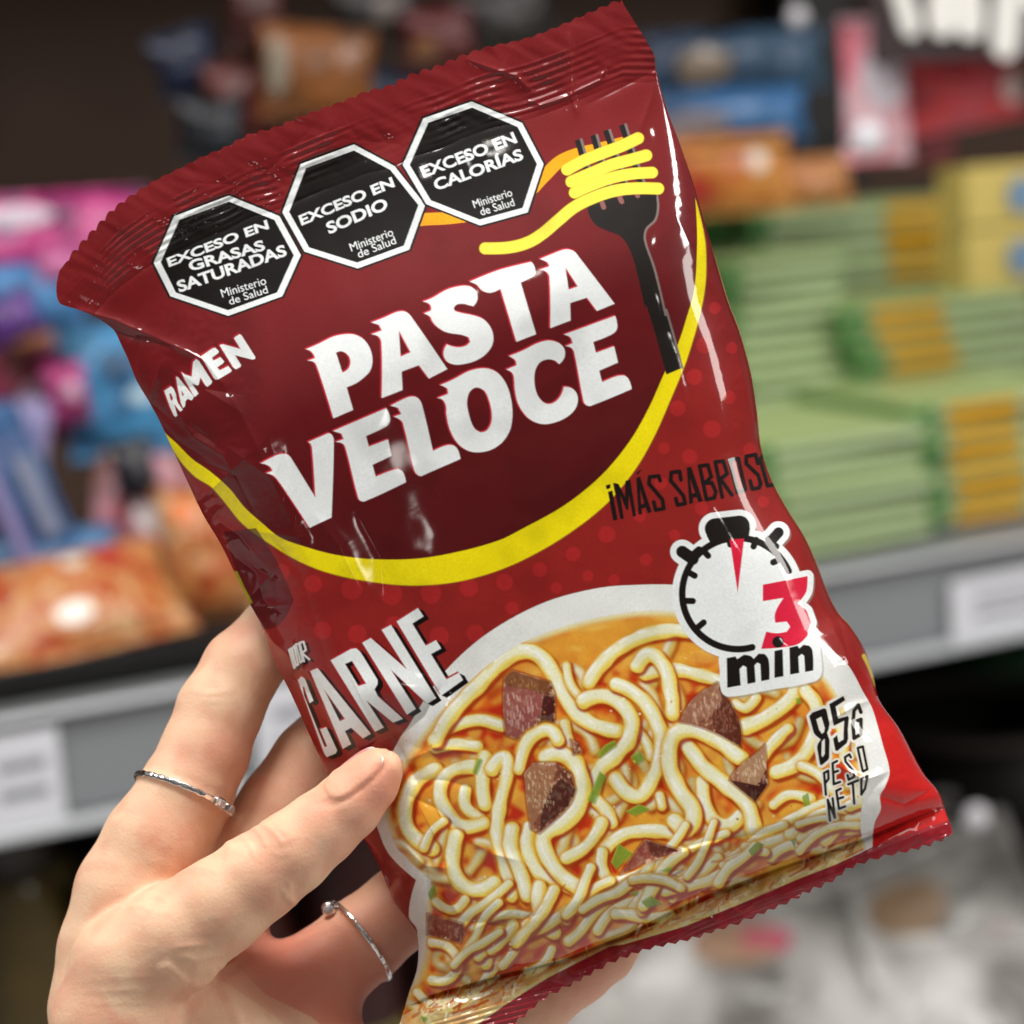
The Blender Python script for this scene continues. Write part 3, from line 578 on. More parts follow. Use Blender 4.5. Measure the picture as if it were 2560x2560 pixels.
def height(X, Y, s, t):
    # pillow: steep flank on the left, round roll on the right
    ridge = np.interp(t, [0, .12, .3, .5, .7, 1], [.30, .30, .17, .13, .12, .14])
    gl = np.clip(s / ridge, 0, 1); gl = np.sin(gl * math.pi / 2) ** .85
    gl = gl * .9 + .1 * sstep(0, 1, (s - ridge) / .3)
    gr = np.clip((1 - s) / .17, 0, 1); gr = np.sqrt(np.maximum(1 - (1 - gr) ** 2.2, 0))
    k = sstep(.055, .30, t) ** .8
    k = k * (1 - .22 * sstep(.35, .0, t))
    y1, yc = yat(F1, X), yat(CREASE, X)
    r = np.clip((Y - y1) / np.maximum(yc - y1, 20), 0, 1)
    k = k * (1 - .50 * np.clip(r, 0, 1) ** 1.7)
    h = 175 * gl * gr * k + 78 * sstep(.42, 0, t) * (1 - gl * gr * k * .35)
    # gentle sag of film over the noodle block
    h += 46 * (1 - (2 * s - 1) ** 2) + 40 * (1 - (2 * t - 1.0) ** 2) * k
    h += 2.5 * (vn(X, Y, 240, 31) - .5) * k + 2.0 * np.exp(-((X - 960) ** 2 + (Y - 1040) ** 2) / 80 ** 2) + 2 * np.exp(-((X - 1640) ** 2 + (Y - 740) ** 2) / 70 ** 2) + 1.5 * np.exp(-((X - 1172) ** 2 + (Y - 408) ** 2) / 50 ** 2)
    h -= 5 * np.exp(-((X - 1270) ** 2 / 900 ** 2 + (Y - 1560) ** 2 / 260 ** 2))
    dth, _ = seg_dist(X, Y, [(965, 1915), (872, 2012), (800, 2080)])        # the film gives way under the thumb
    h = h - 44 * np.exp(-(dth / 100) ** 2) + 6 * np.exp(-((dth - 190) / 45) ** 2) * (s > .12)
    e = (Y - yc) * .91                                  # distance past the bottom fold
    lip = sstep(-2, 3, e)
    h = h + lip * (10 + np.minimum(e, 40) * .62 - h * .42)
    h += -13 * np.exp(-np.abs(e) / 6.0) * sstep(950, 1150, X)
    # top seal: crimp ribs parallel to the edge
    Tp = np.array(TOP); ey = (Y - np.interp(X, Tp[:, 0], Tp[:, 1])) * .915
    ribz = sstep(48, 58, ey) * sstep(176, 160, ey)
    h += ribz * .85 * np.sin(ey * 2 * math.pi / 17.5 + .8 * vn(X, Y, 90, 3)) * (.1 + 1.3 * sstep(.3, .85, vn(X, Y, 60, 14)))
    h += 2.6 * (vn(X * .9 + Y * .44, (Y * .9 - X * .44) * 3.2, 60, 15) - .5) * sstep(210, 120, ey)
    h -= 2.2 * np.exp(-np.abs(ey - 182) / 9) * (.4 + vn(X, Y, 80, 24))
    h += 14 * (vn(X, Y, 190, 8) - .5) * sstep(230, 0, ey)
    # bottom lip crimp
    ribb = sstep(56, 66, e)
    h += ribb * 1.6 * np.sin(e * 2 * math.pi / 13) * (.4 + vn(X, Y, 40, 16))
    h += 5 * (vn(X, Y, 26, 17) - .5) * lip + 7 * (vn(X, Y, 75, 18) - .5) * lip
    # named folds: polyline, half width, height
    for pl, w, a in (([(199,775),(285,800),(400,850),(470,880),(515,905),(552,955)], 11, 13), ([(552,955),(600,1030),(640,1110),(690,1225),(742,1330),(770,1410)], 13, 5),
                     ([(285,826),(330,842),(380,850),(430,870)], 9, -12), ([(300,960),(370,1020),(440,1100),(520,1150)], 12, -6), ([(430,1000),(480,1090),(560,1140),(600,1220)], 10, 7), ([(470,1060),(540,1110)], 8, -6),
                     ([(500,1150),(590,1190),(640,1290)], 9, -7), ([(600,1400),(640,1430),(660,1500),(700,1530)], 9, 8), ([(640,1420),(690,1450),(690,1540)], 8, -7), ([(545,1300),(600,1340),(650,1400)], 9, 6),
                     ([(740,1400),(790,1560),(830,1700),(850,1800)], 16, -5), ([(790,1290),(850,1370),(905,1480),(930,1590)], 18, 4), ([(890,1280),(950,1390),(960,1480)], 16, -3),
                     ([(1423,90),(1425,165),(1428,240),(1440,280)], 9, 9), ([(1428,235),(1500,200),(1520,165)], 7, 6), ([(1428,240),(1350,262),(1320,250)], 7, 6), ([(1170,150),(1225,170),(1290,190),(1330,230)], 8, 7), ([(1645,165),(1630,240),(1600,330)], 12, 5),
                     ([(1630,180),(1560,215),(1470,260)], 9, -4), ([(1690,540),(1730,620),(1790,730),(1850,860)], 26, 6), ([(1836,860),(1862,950),(1893,1090)], 9, 8), ([(1893,1110),(1960,1260),(2010,1350)], 9, 8), ([(2000,1400),(2060,1520),(2110,1620),(2130,1680)], 13, 9), ([(2050,1440),(2100,1560),(2120,1640)], 10, -7),
                     ([(2180,1750),(2140,1762),(2080,1800)], 8, 9), ([(2100,1915),(2160,1950),(2222,1930)], 12, 12), ([(2222,1930),(2180,1975),(2150,2030)], 12, -10), ([(2200,1990),(2260,2010),(2330,1975)], 11, -10), ([(2230,1830),(2290,1900)], 10, 6), ([(2130,1640),(2170,1700),(2195,1750)], 9, 8),
                     ([(1640,2140),(1760,2105),(1900,2085),(2060,2050)], 11, -5), ([(1480,2240),(1640,2150),(1800,2100)], 14, 6),
                     ([(1060,1960),(1010,2030),(975,2080)], 20, 9), ([(975,2080),(1062,2165),(1110,2170)], 12, 14), ([(1062,2165),(1080,2240),(1120,2300)], 9, -13), ([(1110,2175),(1115,2240),(1150,2290)], 10, 12), ([(1066,2190),(1070,2330),(1072,2430)], 9, 12), ([(1120,2300),(1260,2310),(1349,2285)], 14, -7),
                     ([(1200,2400),(1290,2380),(1330,2330)], 14, 9), ([(1080,2450),(1180,2430),(1280,2410)], 12, -9), ([(1000,1850),(1070,1880),(1120,1930)], 26, -7), ([(1180,2105),(1230,2135),(1290,2150)], 14, 7), ([(1040,2200),(1020,2290),(1043,2330)], 9, -9),
                     ([(985,1840),(1045,1960),(1040,2080)], 30, -26), ([(1020,1900),(1090,1870),(1160,1880)], 14, 9), ([(1025,1990),(1090,2020),(1150,2080)], 12, -9), ([(1000,1840),(1060,1790),(1100,1720)], 16, -9), ([(1030,1950),(1110,1950),(1180,1970)], 10, -6)):
        pl = np.array(pl, float); m = (X > pl[:, 0].min() - 6 * w) & (X < pl[:, 0].max() + 6 * w) & (Y > pl[:, 1].min() - 6 * w) & (Y < pl[:, 1].max() + 6 * w)
        if not m.any(): continue
        xx, yy = X[m], Y[m]; d, al = seg_dist(xx, yy, [tuple(q) for q in pl]); L = np.hypot(*np.diff(pl, axis=0).T).sum()
        taper = np.sqrt(np.clip(1 - (al / L * 2 - 1) ** 2, 0, 1) * .85 + .15)
        h[m] += a * np.exp(-np.sqrt(d * d + 3) / w) * taper
    # crumpling of loose film: left flank, bottom corner, right edge
    zl = sstep(1.15, .55, s / ridge) * sstep(.10, .16, t) * sstep(1.0, .8, t)
    h += zl * facets(X, Y, 46, (280, 800, 800, 1900), 9, 3)
    zb = sstep(-60, 120, Y - y1) * sstep(4, -20, e)
    h += zb * facets(X, Y, 60, (1000, 2080, 2200, 2560), 7, 4)
    zr = sstep(.94, .985, s) * sstep(.12, .3, t)
    h += zr * facets(X, Y, 50, (1650, 300, 2330, 2050), 3.6, 6)
    h += (lip) * facets(X, Y, 60, (1200, 2050, 2380, 2560), 4.5, 7) + sstep(190, 70, ey) * facets(X, Y, 46, (150, 60, 1640, 760), 3.0, 8)
    h += 1.1 * (vn(X, Y, 15, 19) - .5) * (zl + zb + zr + lip)
    h += .55 * (vn(X, Y, 42, 21) - .5)
    return h

def build_packet():
    paint_print()
    NS, NTT = 860, 1500
    s = np.linspace(0, 1, NS); t = np.linspace(0, 1, NTT)
    Tt = arr_poly(TOP, s); Bb = arr_poly(BOT, s)
    # the cut edges: scallops on top, saw teeth below
    ls = np.cumsum(np.concatenate([[0], np.hypot(*np.diff(Tt, axis=0).T)])); nrm = np.array([-.38, -.925])
    amp = 10 + 2.5 * np.sin(ls * .013); Tt = Tt + nrm * ((np.abs(np.sin(ls * math.pi / 33.5)) ** .8 * amp) * sstep(0, 60, ls))[:, None]
    lb = np.cumsum(np.concatenate([[0], np.hypot(*np.diff(Bb, axis=0).T)]))
    lbj = lb + 14 * vn(lb, lb * 0, 70, 91); saw = np.abs(((lbj / 32.5) % 1) * 2 - 1) * (.7 + .5 * vn(lb, lb * 0, 45, 92)); Bb = Bb + np.array([.45, .89]) * ((saw * 10 - 6) * sstep(0, 40, lb) * sstep(lb[-1], lb[-1] - 25, lb))[:, None]
    tl = t; Lt = arr_poly(LEF, tl); Rt = arr_poly(RIG, tl)
    s_, t_ = np.meshgrid(s, t)
    c00, c10, c01, c11 = Tt[0], Tt[-1], Bb[0], Bb[-1]
    Lt[0], Rt[0], Lt[-1], Rt[-1] = c00, c10, c01, c11
    # the cut wave fades in the first rows
    Tsm, Bsm = arr_poly(TOP, s), arr_poly(BOT, s)
    wT = np.clip(1 - t / .012, 0, 1)[:, None, None]; wB = np.clip(1 - (1 - t) / .012, 0, 1)[:, None, None]
    TT = Tsm[None] * (1 - wT) + Tt[None] * wT; BB = Bsm[None] * (1 - wB) + Bb[None] * wB
    S2, T2 = s_[..., None], t_[..., None]
    Pm = (1 - T2) * TT + T2 * BB + (1 - S2) * Lt[:, None] + S2 * Rt[:, None] - ((1 - S2) * (1 - T2) * c00 + S2 * (1 - T2) * c10 + (1 - S2) * T2 * c01 + S2 * T2 * c11)
    X, Y = Pm[..., 0], Pm[..., 1]
    h = height(X, Y, s_, t_)
    W = P3(X, Y, h)
    # sample the flat design
    xi = np.clip(X - .5, 0, AW - 2); yi = np.clip(Y - .5, 0, AH - 2); x0 = xi.astype(int); y0 = yi.astype(int); fx = (xi - x0)[..., None]; fy = (yi - y0)[..., None]
    c = (canvas[y0, x0] * (1 - fx) + canvas[y0, x0 + 1] * fx) * (1 - fy) + (canvas[y0 + 1, x0] * (1 - fx) + canvas[y0 + 1, x0 + 1] * fx) * fy
    M = NT('printed_film'); at = M.n('ShaderNodeVertexColor', layer_name='print'); M.l(at.outputs['Color'], M.b.inputs['Base Color'])
    M.set(Roughness=.34, Coat_Weight=1.0, Coat_Roughness=.06, Coat_IOR=1.45); M.b.inputs['Specular IOR Level'].default_value = .04
    b1 = noise_bump(M, 2600, .10, .0002); M.l(b1.outputs[0], M.b.inputs['Normal'])
    root = empty('noodle_packet', tuple(P3(1280, 1280, 0)), 'dark red instant noodle packet held in the hand, with a printed bowl of noodles', 'noodle packet')
    rt = int(NTT * .068); y_c = yat(CREASE, X); below = (Y > y_c + 52)
    rows_b = int(np.argmax((np.mean(below, 1) > .5)))
    for nm, a, b, lab in (('top_seal', 0, rt, 'crimped scalloped top seal'), ('front_panel', rt, rows_b, None), ('bottom_seal', rows_b, NTT - 1, 'crimped saw-toothed maroon bottom seal')):
        V = W[a:b + 1].reshape(-1, 3); n = b + 1 - a
        i = (np.arange(n - 1)[:, None] * NS + np.arange(NS - 1)[None]).ravel()
        F = np.stack([i, i + NS, i + NS + 1, i + 1], -1)
        ob = new_mesh(nm, V, F, (M.m,), root); set_color(ob, 'print', c[a:b + 1].reshape(-1, 3))
        if lab: ob['label'] = lab
    # back panel
    q = 6; Xb, Yb, sb, tb = X[::q, ::q].copy(), Y[::q, ::q].copy(), s_[::q, ::q], t_[::q, ::q]
    Xb = np.concatenate([Xb, X[::q, -1:]], 1); Yb = np.concatenate([Yb, Y[::q, -1:]], 1); sb = np.concatenate([sb, s_[::q, -1:]], 1); tb = np.concatenate([tb, t_[::q, -1:]], 1)
    hf = np.concatenate([h[::q, ::q], h[::q, -1:]], 1)
    e4 = sb * (1 - sb) * 4; th = 150 * np.clip(e4 * 1.8, 0, 1) ** .6 * sstep(.06, .25, tb) * sstep(.97, .82, tb)
    edge = np.clip(e4 * 12, 0, 1)
    hb = hf * (1 - edge) + edge * np.minimum(hf, 20) - th - 1.2 * edge
    hb += facets(Xb, Yb, 60, (300, 200, 2200, 2500), 8, 9) * edge
    Wb = P3(Xb, Yb, hb); n, m = Wb.shape[:2]
    i = (np.arange(n - 1)[:, None] * m + np.arange(m - 1)[None]).ravel()
    F = np.stack([i, i + 1, i + m + 1, i + m], -1)
    MB = NT('back_film'); MB.set(Roughness=.3, Coat_Weight=.8, Coat_Roughness=.08); MB.b.inputs['Base Color'].default_value = rgb('8e2320')
    new_mesh('back_panel', Wb.reshape(-1, 3), F, (MB.m,), root)
    return root
build_packet()

# ---------------------------------------------------------------- the hand: one skin grown from rounded cones
G0 = np.array([40., 1380., -420.]); G1 = np.array([1700., 3060., 330.]); VS = 6.0
DIM = ((G1 - G0) / VS).astype(int)
gx = (G0[0] + np.arange(DIM[0]) * VS).astype(np.float32); gy = (G0[1] + np.arange(DIM[1]) * VS).astype(np.float32); gz = (G0[2] + np.arange(DIM[2]) * VS).astype(np.float32)
def smin(a, b, k):
    hh = np.clip(.5 + .5 * (b - a) / k, 0, 1); return b + (a - b) * hh - k * hh * (1 - hh)
def cone_sdf(X, Y, Z, a, b):
    ax, ay, ra, az = a; bx, by, rb, bz = b
    dx, dy, dz = bx - ax, by - ay, bz - az; L2 = dx * dx + dy * dy + dz * dz
    t = np.clip(((X - ax) * dx + (Y - ay) * dy + (Z - az) * dz) / L2, 0, 1)
    return np.sqrt((X - ax - t * dx) ** 2 + (Y - ay - t * dy) ** 2 + (Z - az - t * dz) ** 2) - (ra + t * (rb - ra))
def chain_field(chain, k, field):
    for a, b in zip(chain[:-1], chain[1:]):
        R = max(a[2], b[2]) + 60
        lo = [int(max(0, (min(a[i], b[i]) - R - G0[j]) / VS)) for j, i in enumerate((0, 1, 3))]
        hi = [int(min(DIM[j], (max(a[i], b[i]) + R - G0[j]) / VS + 1)) for j, i in enumerate((0, 1, 3))]
        if any(h_ <= l_ for l_, h_ in zip(lo, hi)): continue
        sl = tuple(slice(l_, h_) for l_, h_ in zip(lo, hi))
        d = cone_sdf(gx[sl[0]][:, None, None], gy[sl[1]][None, :, None], gz[sl[2]][None, None, :], a, b)
        field[sl] = smin(field[sl], d, k)
def surface_nets(f):
    ins = f < 0; nx, ny, nz = f.shape
    acc = np.zeros((nx - 1, ny - 1, nz - 1, 3), np.float32); cnt = np.zeros((nx - 1, ny - 1, nz - 1), np.float32)
    offs = [(0, 0), (0, 1), (1, 0), (1, 1)]
    for ax in range(3):
        o1, o2 = [i for i in range(3) if i != ax]
        for (u, v) in offs:
            sa = [0, 0, 0]; sa[o1] = u; sa[o2] = v; sb_ = list(sa); sb_[ax] = 1
            A = f[tuple(slice(sa[i], sa[i] + (nx, ny, nz)[i] - 1) for i in range(3))]; B_ = f[tuple(slice(sb_[i], sb_[i] + (nx, ny, nz)[i] - 1) for i in range(3))]
            m = (A < 0) != (B_ < 0); t = np.where(m, A / np.where(m, A - B_, 1), 0)
            p = [None] * 3
            for i in range(3): acc[..., i] += np.where(m, t if i == ax else float(sa[i]), 0)
            cnt += m
    act = cnt > 0; idx = -np.ones(act.shape, np.int64); n = int(act.sum()); idx[act] = np.arange(n)
    cells = np.argwhere(act); V = cells + acc[act] / cnt[act][:, None]
    F = []
    for ax in range(3):
        o1, o2 = [i for i in range(3) if i != ax]
        sl = [slice(1, d - 1) for d in (nx, ny, nz)]; sl[ax] = slice(0, (nx, ny, nz)[ax] - 1); s2 = list(sl); s2[ax] = slice(1, (nx, ny, nz)[ax])
        A, B_ = ins[tuple(sl)], ins[tuple(s2)]; e = np.argwhere(A != B_); fl = A[A != B_]
        base = e.copy(); base[:, o1] += 1; base[:, o2] += 1
        def g(u, v):
            q = base.copy(); q[:, o1] -= u; q[:, o2] -= v; return idx[q[:, 0], q[:, 1], q[:, 2]]
        quad = np.stack([g(1, 1), g(0, 1), g(0, 0), g(1, 0)], -1)
        flip = fl if ax != 1 else ~fl
        quad[~flip] = quad[~flip][:, ::-1]; F.append(quad)
    F = np.concatenate(F); F = F[(F >= 0).all(1)]
    return V, F
# every finger: (x, y, radius, height towards camera)
THUMB = [(958,1922,52,196),(930,1956,66,190),(872,2012,82,182),(800,2074,91,178),(728,2132,101,178),(645,2192,109,172),(545,2268,119,160),(430,2345,134,135),(318,2420,142,100),(290,2560,160,65),(330,2720,200,20)]
INDEX = [(905,1290,62,-205),(800,1420,76,-195),(695,1572,88,-150),(605,1672,98,-112),(550,1775,106,-88),(512,1880,111,-70),(462,1985,118,-55),(395,2110,137,-50),(335,2240,150,-60),(298,2380,152,-80),(290,2520,170,-90)]
MIDDLE = [(1120,1560,66,-260),(1010,1660,82,-250),(900,1780,98,-225),(785,1905,104,-200),(705,2020,108,-180),(620,2150,118,-165),(520,2300,140,-150),(450,2460,160,-130)]
RINGF = [(1260,2080,78,-215),(1130,2180,92,-200),(1010,2268,103,-180),(905,2352,109,-165),(800,2440,118,-150),(680,2540,140,-140)]
PINKY = [(1548,2350,62,-150),(1515,2378,76,-152),(1440,2425,88,-158),(1340,2492,97,-165),(1200,2595,104,-170),(1060,2720,115,-170),(900,2810,140,-160)]
PALM = [[(420,2520,170,-60),(560,2640,185,-70),(600,2800,200,-60)], [(560,2560,130,-90),(740,2620,140,-100),(880,2760,150,-120)], [(330,2560,180,-40),(430,2800,220,-40),(420,3000,230,-40),(400,3300,235,-40)], [(600,2760,200,-70),(470,3000,230,-50)],
        [(640,2440,95,-120),(740,2520,105,-130),(800,2640,118,-140)], [(420,2400,120,-80),(560,2450,120,-90)]]
def build_hand():
    f = np.full(tuple(DIM), 200., np.float32)
    for ch in (INDEX, MIDDLE, RINGF, PINKY):
        g = np.full(tuple(DIM), 200., np.float32); chain_field(ch, 18, g); f = smin(f, g, 22)
    g = np.full(tuple(DIM), 200., np.float32)
    for ch in PALM: chain_field(ch, 60, g)
    f = smin(f, g, 60)
    g = np.full(tuple(DIM), 200., np.float32); chain_field(THUMB, 26, g); f = smin(f, g, 20)
    f[:, -1, :] = 5                                     # the arm goes on out of the frame: close it there
    V, F = surface_nets(f); del f, g
    P = V * VS + G0
    X, Y, Z = P[:, 0].astype(np.float32), P[:, 1].astype(np.float32), P[:, 2].astype(np.float32)
    # creases and tendon relief pressed into the side that faces the camera
    dz = np.zeros(len(P), np.float32)
    for pl, w, a, zmin in (([(628,2062),(655,2090),(668,2118)], 5, 5, 40), ([(650,2050),(690,2085),(715,2120)], 5, 4, 40), ([(600,2085),(625,2112),(640,2150)], 5, 4, 40), ([(692,2108),(718,2102),(742,2086)], 5, 3, 60), ([(672,2130),(700,2138),(730,2128)], 5, 2.5, 60),
                           ([(712,2222),(716,2240),(740,2262)], 7, 7, 40), ([(722,2200),(730,2245)], 6, 4, 40),
                           ([(395,2425),(420,2415),(450,2440),(470,2462)], 9, 12, -80), ([(470,2462),(500,2462),(525,2448),(540,2420)], 8, 10, -80), ([(470,2462),(465,2480),(440,2495)], 8, 9, -80), ([(455,2390),(490,2400),(520,2390),(560,2385)], 7, 5, -80), ([(430,2370),(480,2362),(530,2360)], 6, 4, -60), ([(540,2420),(570,2415),(600,2390)], 7, 6, -80),
                           ([(560,2455),(600,2560),(610,2680)], 12, 5, -120), ([(330,2250),(380,2235),(420,2250)], 6, 3, -60), ([(290,2270),(350,2262),(390,2280)], 6, 2.5, -60), ([(470,1720),(520,1735),(580,1725)], 7, 3, -60), ([(500,1750),(560,1756)], 6, 2, -60),
                           ([(560,2150),(575,2120),(560,2090)], 8, 5, -40), ([(350,2140),(430,2170),(470,2200)], 14, 3, -60), ([(180,2480),(300,2476),(420,2470)], 5, 1.6, -60), ([(200,2510),(310,2506),(400,2510)], 5, 1.4, -60), ([(210,2450),(330,2440),(400,2440)], 5, 1.3, -60)):
        pl_ = np.array(pl, float); m = (X > pl_[:, 0].min() - 5 * w) & (X < pl_[:, 0].max() + 5 * w) & (Y > pl_[:, 1].min() - 5 * w) & (Y < pl_[:, 1].max() + 5 * w) & (Z > zmin)
        if m.any():
            d, al = seg_dist(X[m], Y[m], pl); L = np.hypot(*np.diff(pl_, axis=0).T).sum(); tp = np.clip(1 - (al / L * 2 - 1) ** 2, 0, 1) ** .5
            dz[m] -= .55 * a * np.exp(-(d / (1.15 * w)) ** 2) * tp - .10 * a * np.exp(-((d - 2.2 * w) / (1.4 * w)) ** 2) * tp
    dz += 3 * (vn(X, Y + Z, 110, 51) - .5) + .8 * (vn(X + Z, Y, 34, 52) - .5)
    for C_, a_, b_ in (((457, 1985, -58), (.923, .385, 0), (.05, -.15, .985)), ((899, 2352, -165), (.60, .80, 0), (.13, -.10, .985))):
        q_ = np.cross(a_, b_); q_ /= np.linalg.norm(q_); ds = (X - C_[0]) * q_[0] + (Y - C_[1]) * q_[1] + (Z - C_[2]) * q_[2]; nr = (X - C_[0]) ** 2 + (Y - C_[1]) ** 2 + (Z - C_[2]) ** 2 < 160 ** 2
        dz += nr * (-5.5 * np.exp(-(ds / 11) ** 2) + 1.0 * np.exp(-((np.abs(ds) - 20) / 12) ** 2))
    # nail bed of the thumb: shallow seat around the plate
    u, v = nail_uv(X, Y); m = (Z > 130)
    inn = nail_in(u, v); dz += np.where(m, -6.0 * sstep(-3, 4, inn) + 3.0 * np.exp(-((inn + 7) / 6) ** 2) * (v > 0), 0)
    # skin tone: pinker on knuckles, tip and palm
    col = np.tile(S('e7bd9c'), (len(P), 1)); pink = S('d9826c'); pale = S('f0d0ae'); tan = S('d49c80')
    def mixc(w_, c_):
        nonlocal col; col = col + (c_ - col) * np.clip(w_, 0, 1)[:, None].astype(np.float32)
    mixc(.35 * sstep(.45, .8, vn(X, Y + Z * .5, 120, 53)), pale); mixc(.30 * sstep(.45, .85, vn(X + Z, Y, 75, 54)), pink); mixc(.22 * sstep(.5, .9, vn(X - Z, Y, 38, 57)), pink)
    for cx, cy, r, a, lo, hi in ((960,1980,90,.5,80,400), (560,1880,80,.45,-300,300), (470,2050,70,.25,-300,300), (430,2130,70,.2,-300,300), (880,2060,90,.35,80,400), (690,2190,70,.25,60,400), (690,2390,150,.75,-400,60), (760,2520,200,.8,-400,30), (900,2560,200,.7,-400,30), (980,2300,110,.4,-400,60), (760,1960,120,.35,-400,0), (1450,2430,200,.45,-400,60), (430,2480,60,.25,-300,300)):
        mixc(a * np.exp(-((X - cx) ** 2 + (Y - cy) ** 2) / r ** 2) * ((Z > lo) & (Z < hi)), pink)
    mixc(.35 * sstep(.6, .9, vn(X, Y, 26, 55)) * .5, tan)
    W = P3(X, Y, Z)
    M = NT('skin'); at = M.n('ShaderNodeVertexColor', layer_name='tone'); M.l(at.outputs['Color'], M.b.inputs['Base Color'])
    M.set(Roughness=.5, Subsurface_Weight=.25, Subsurface_Scale=.0035); M.b.inputs['Subsurface Radius'].default_value = (1.0, .35, .2); M.b.inputs['Specular IOR Level'].default_value = .35
    tc = M.n('ShaderNodeTexCoord'); vo = M.n('ShaderNodeTexVoronoi', feature='DISTANCE_TO_EDGE'); vo.inputs['Scale'].default_value = 1100; M.l(tc.outputs['Object'], vo.inputs['Vector'])
    bp = M.n('ShaderNodeBump'); bp.inputs['Strength'].default_value = .22; bp.inputs['Distance'].default_value = .0003; M.l(vo.outputs['Distance'], bp.inputs['Height'])
    wv = M.n('ShaderNodeTexNoise'); wv.inputs['Scale'].default_value = 260; wv.inputs['Detail'].default_value = 4; wv.inputs['Distortion'].default_value = .6
    mp = M.n('ShaderNodeMapping'); mp.inputs['Rotation'].default_value = (0, .65, 0); mp.inputs['Scale'].default_value = (.35, 1, 1.9); M.l(tc.outputs['Object'], mp.inputs[0]); M.l(mp.outputs[0], wv.inputs['Vector'])
    b3 = M.n('ShaderNodeBump'); b3.inputs['Strength'].default_value = .17; b3.inputs['Distance'].default_value = .0005; M.l(wv.outputs['Fac'], b3.inputs['Height']); M.l(bp.outputs[0], b3.inputs['Normal'])
    b2 = noise_bump(M, 800, .16, .0004, normal_in=b3.outputs[0]); M.l(b2.outputs[0], M.b.inputs['Normal'])
    hand = new_mesh('person', W, F, (M.m,)); set_color(hand, 'tone', col)
    me = hand.data
    # normals, then push the relief along them, in metres
    nn = np.empty(len(W) * 3, np.float32); me.vertices.foreach_get('normal', nn); nn = nn.reshape(-1, 3)
    # gentle smoothing of grid noise
    ed = np.empty(len(me.edges) * 2, np.int32); me.edges.foreach_get('vertices', ed); ed = ed.reshape(-1, 2)
    w = W.copy()
    for _ in range(4):
        sm = np.zeros_like(w); ct = np.zeros(len(w)); 
        for i in range(3):
            sm[:, i] = np.bincount(ed[:, 0], w[ed[:, 1], i], len(w)) + np.bincount(ed[:, 1], w[ed[:, 0], i], len(w))
        ct = np.bincount(ed.ravel(), minlength=len(w)); w = w * .4 + .6 * sm / np.maximum(ct, 1)[:, None]
    w = w + nn * (dz * PXM)[:, None]
    me.vertices.foreach_set('co', w.astype(np.float32).ravel()); me.update()
    tag(hand, 'pale bare left hand gripping the red noodle packet between thumb and fingers', 'hand')
    hand['center'] = 0
    return hand
# thumb nail plate: u along the nail (towards the tip), v across
NC = np.array([889., 1937.]); NU = np.array([.775, -.632]); NV = np.array([.632, .775])
def nail_uv(X, Y):
    return (X - NC[0]) * NU[0] + (Y - NC[1]) * NU[1], (X - NC[0]) * NV[0] + (Y - NC[1]) * NV[1]
def nail_in(u, v):
    return -(np.maximum(np.abs(u / 2.35) ** 2.8 + np.abs(v + 6) ** 2.8, 1e-6) ** (1 / 2.8) - 36)
def thumb_h(x, y):
    """front height of the thumb above the point"""
    best = np.full(x.shape, -1e3)
    for a, b in zip(THUMB[:-1], THUMB[1:]):
        for k in np.linspace(0, 1, 12):
            cx, cy, r, z = [a[i] + (b[i] - a[i]) * k for i in range(4)]
            q = r * r - (x - cx) ** 2 - (y - cy) ** 2; best = np.maximum(best, np.where(q > 0, z + np.sqrt(np.maximum(q, 0)), -1e3))
    return best
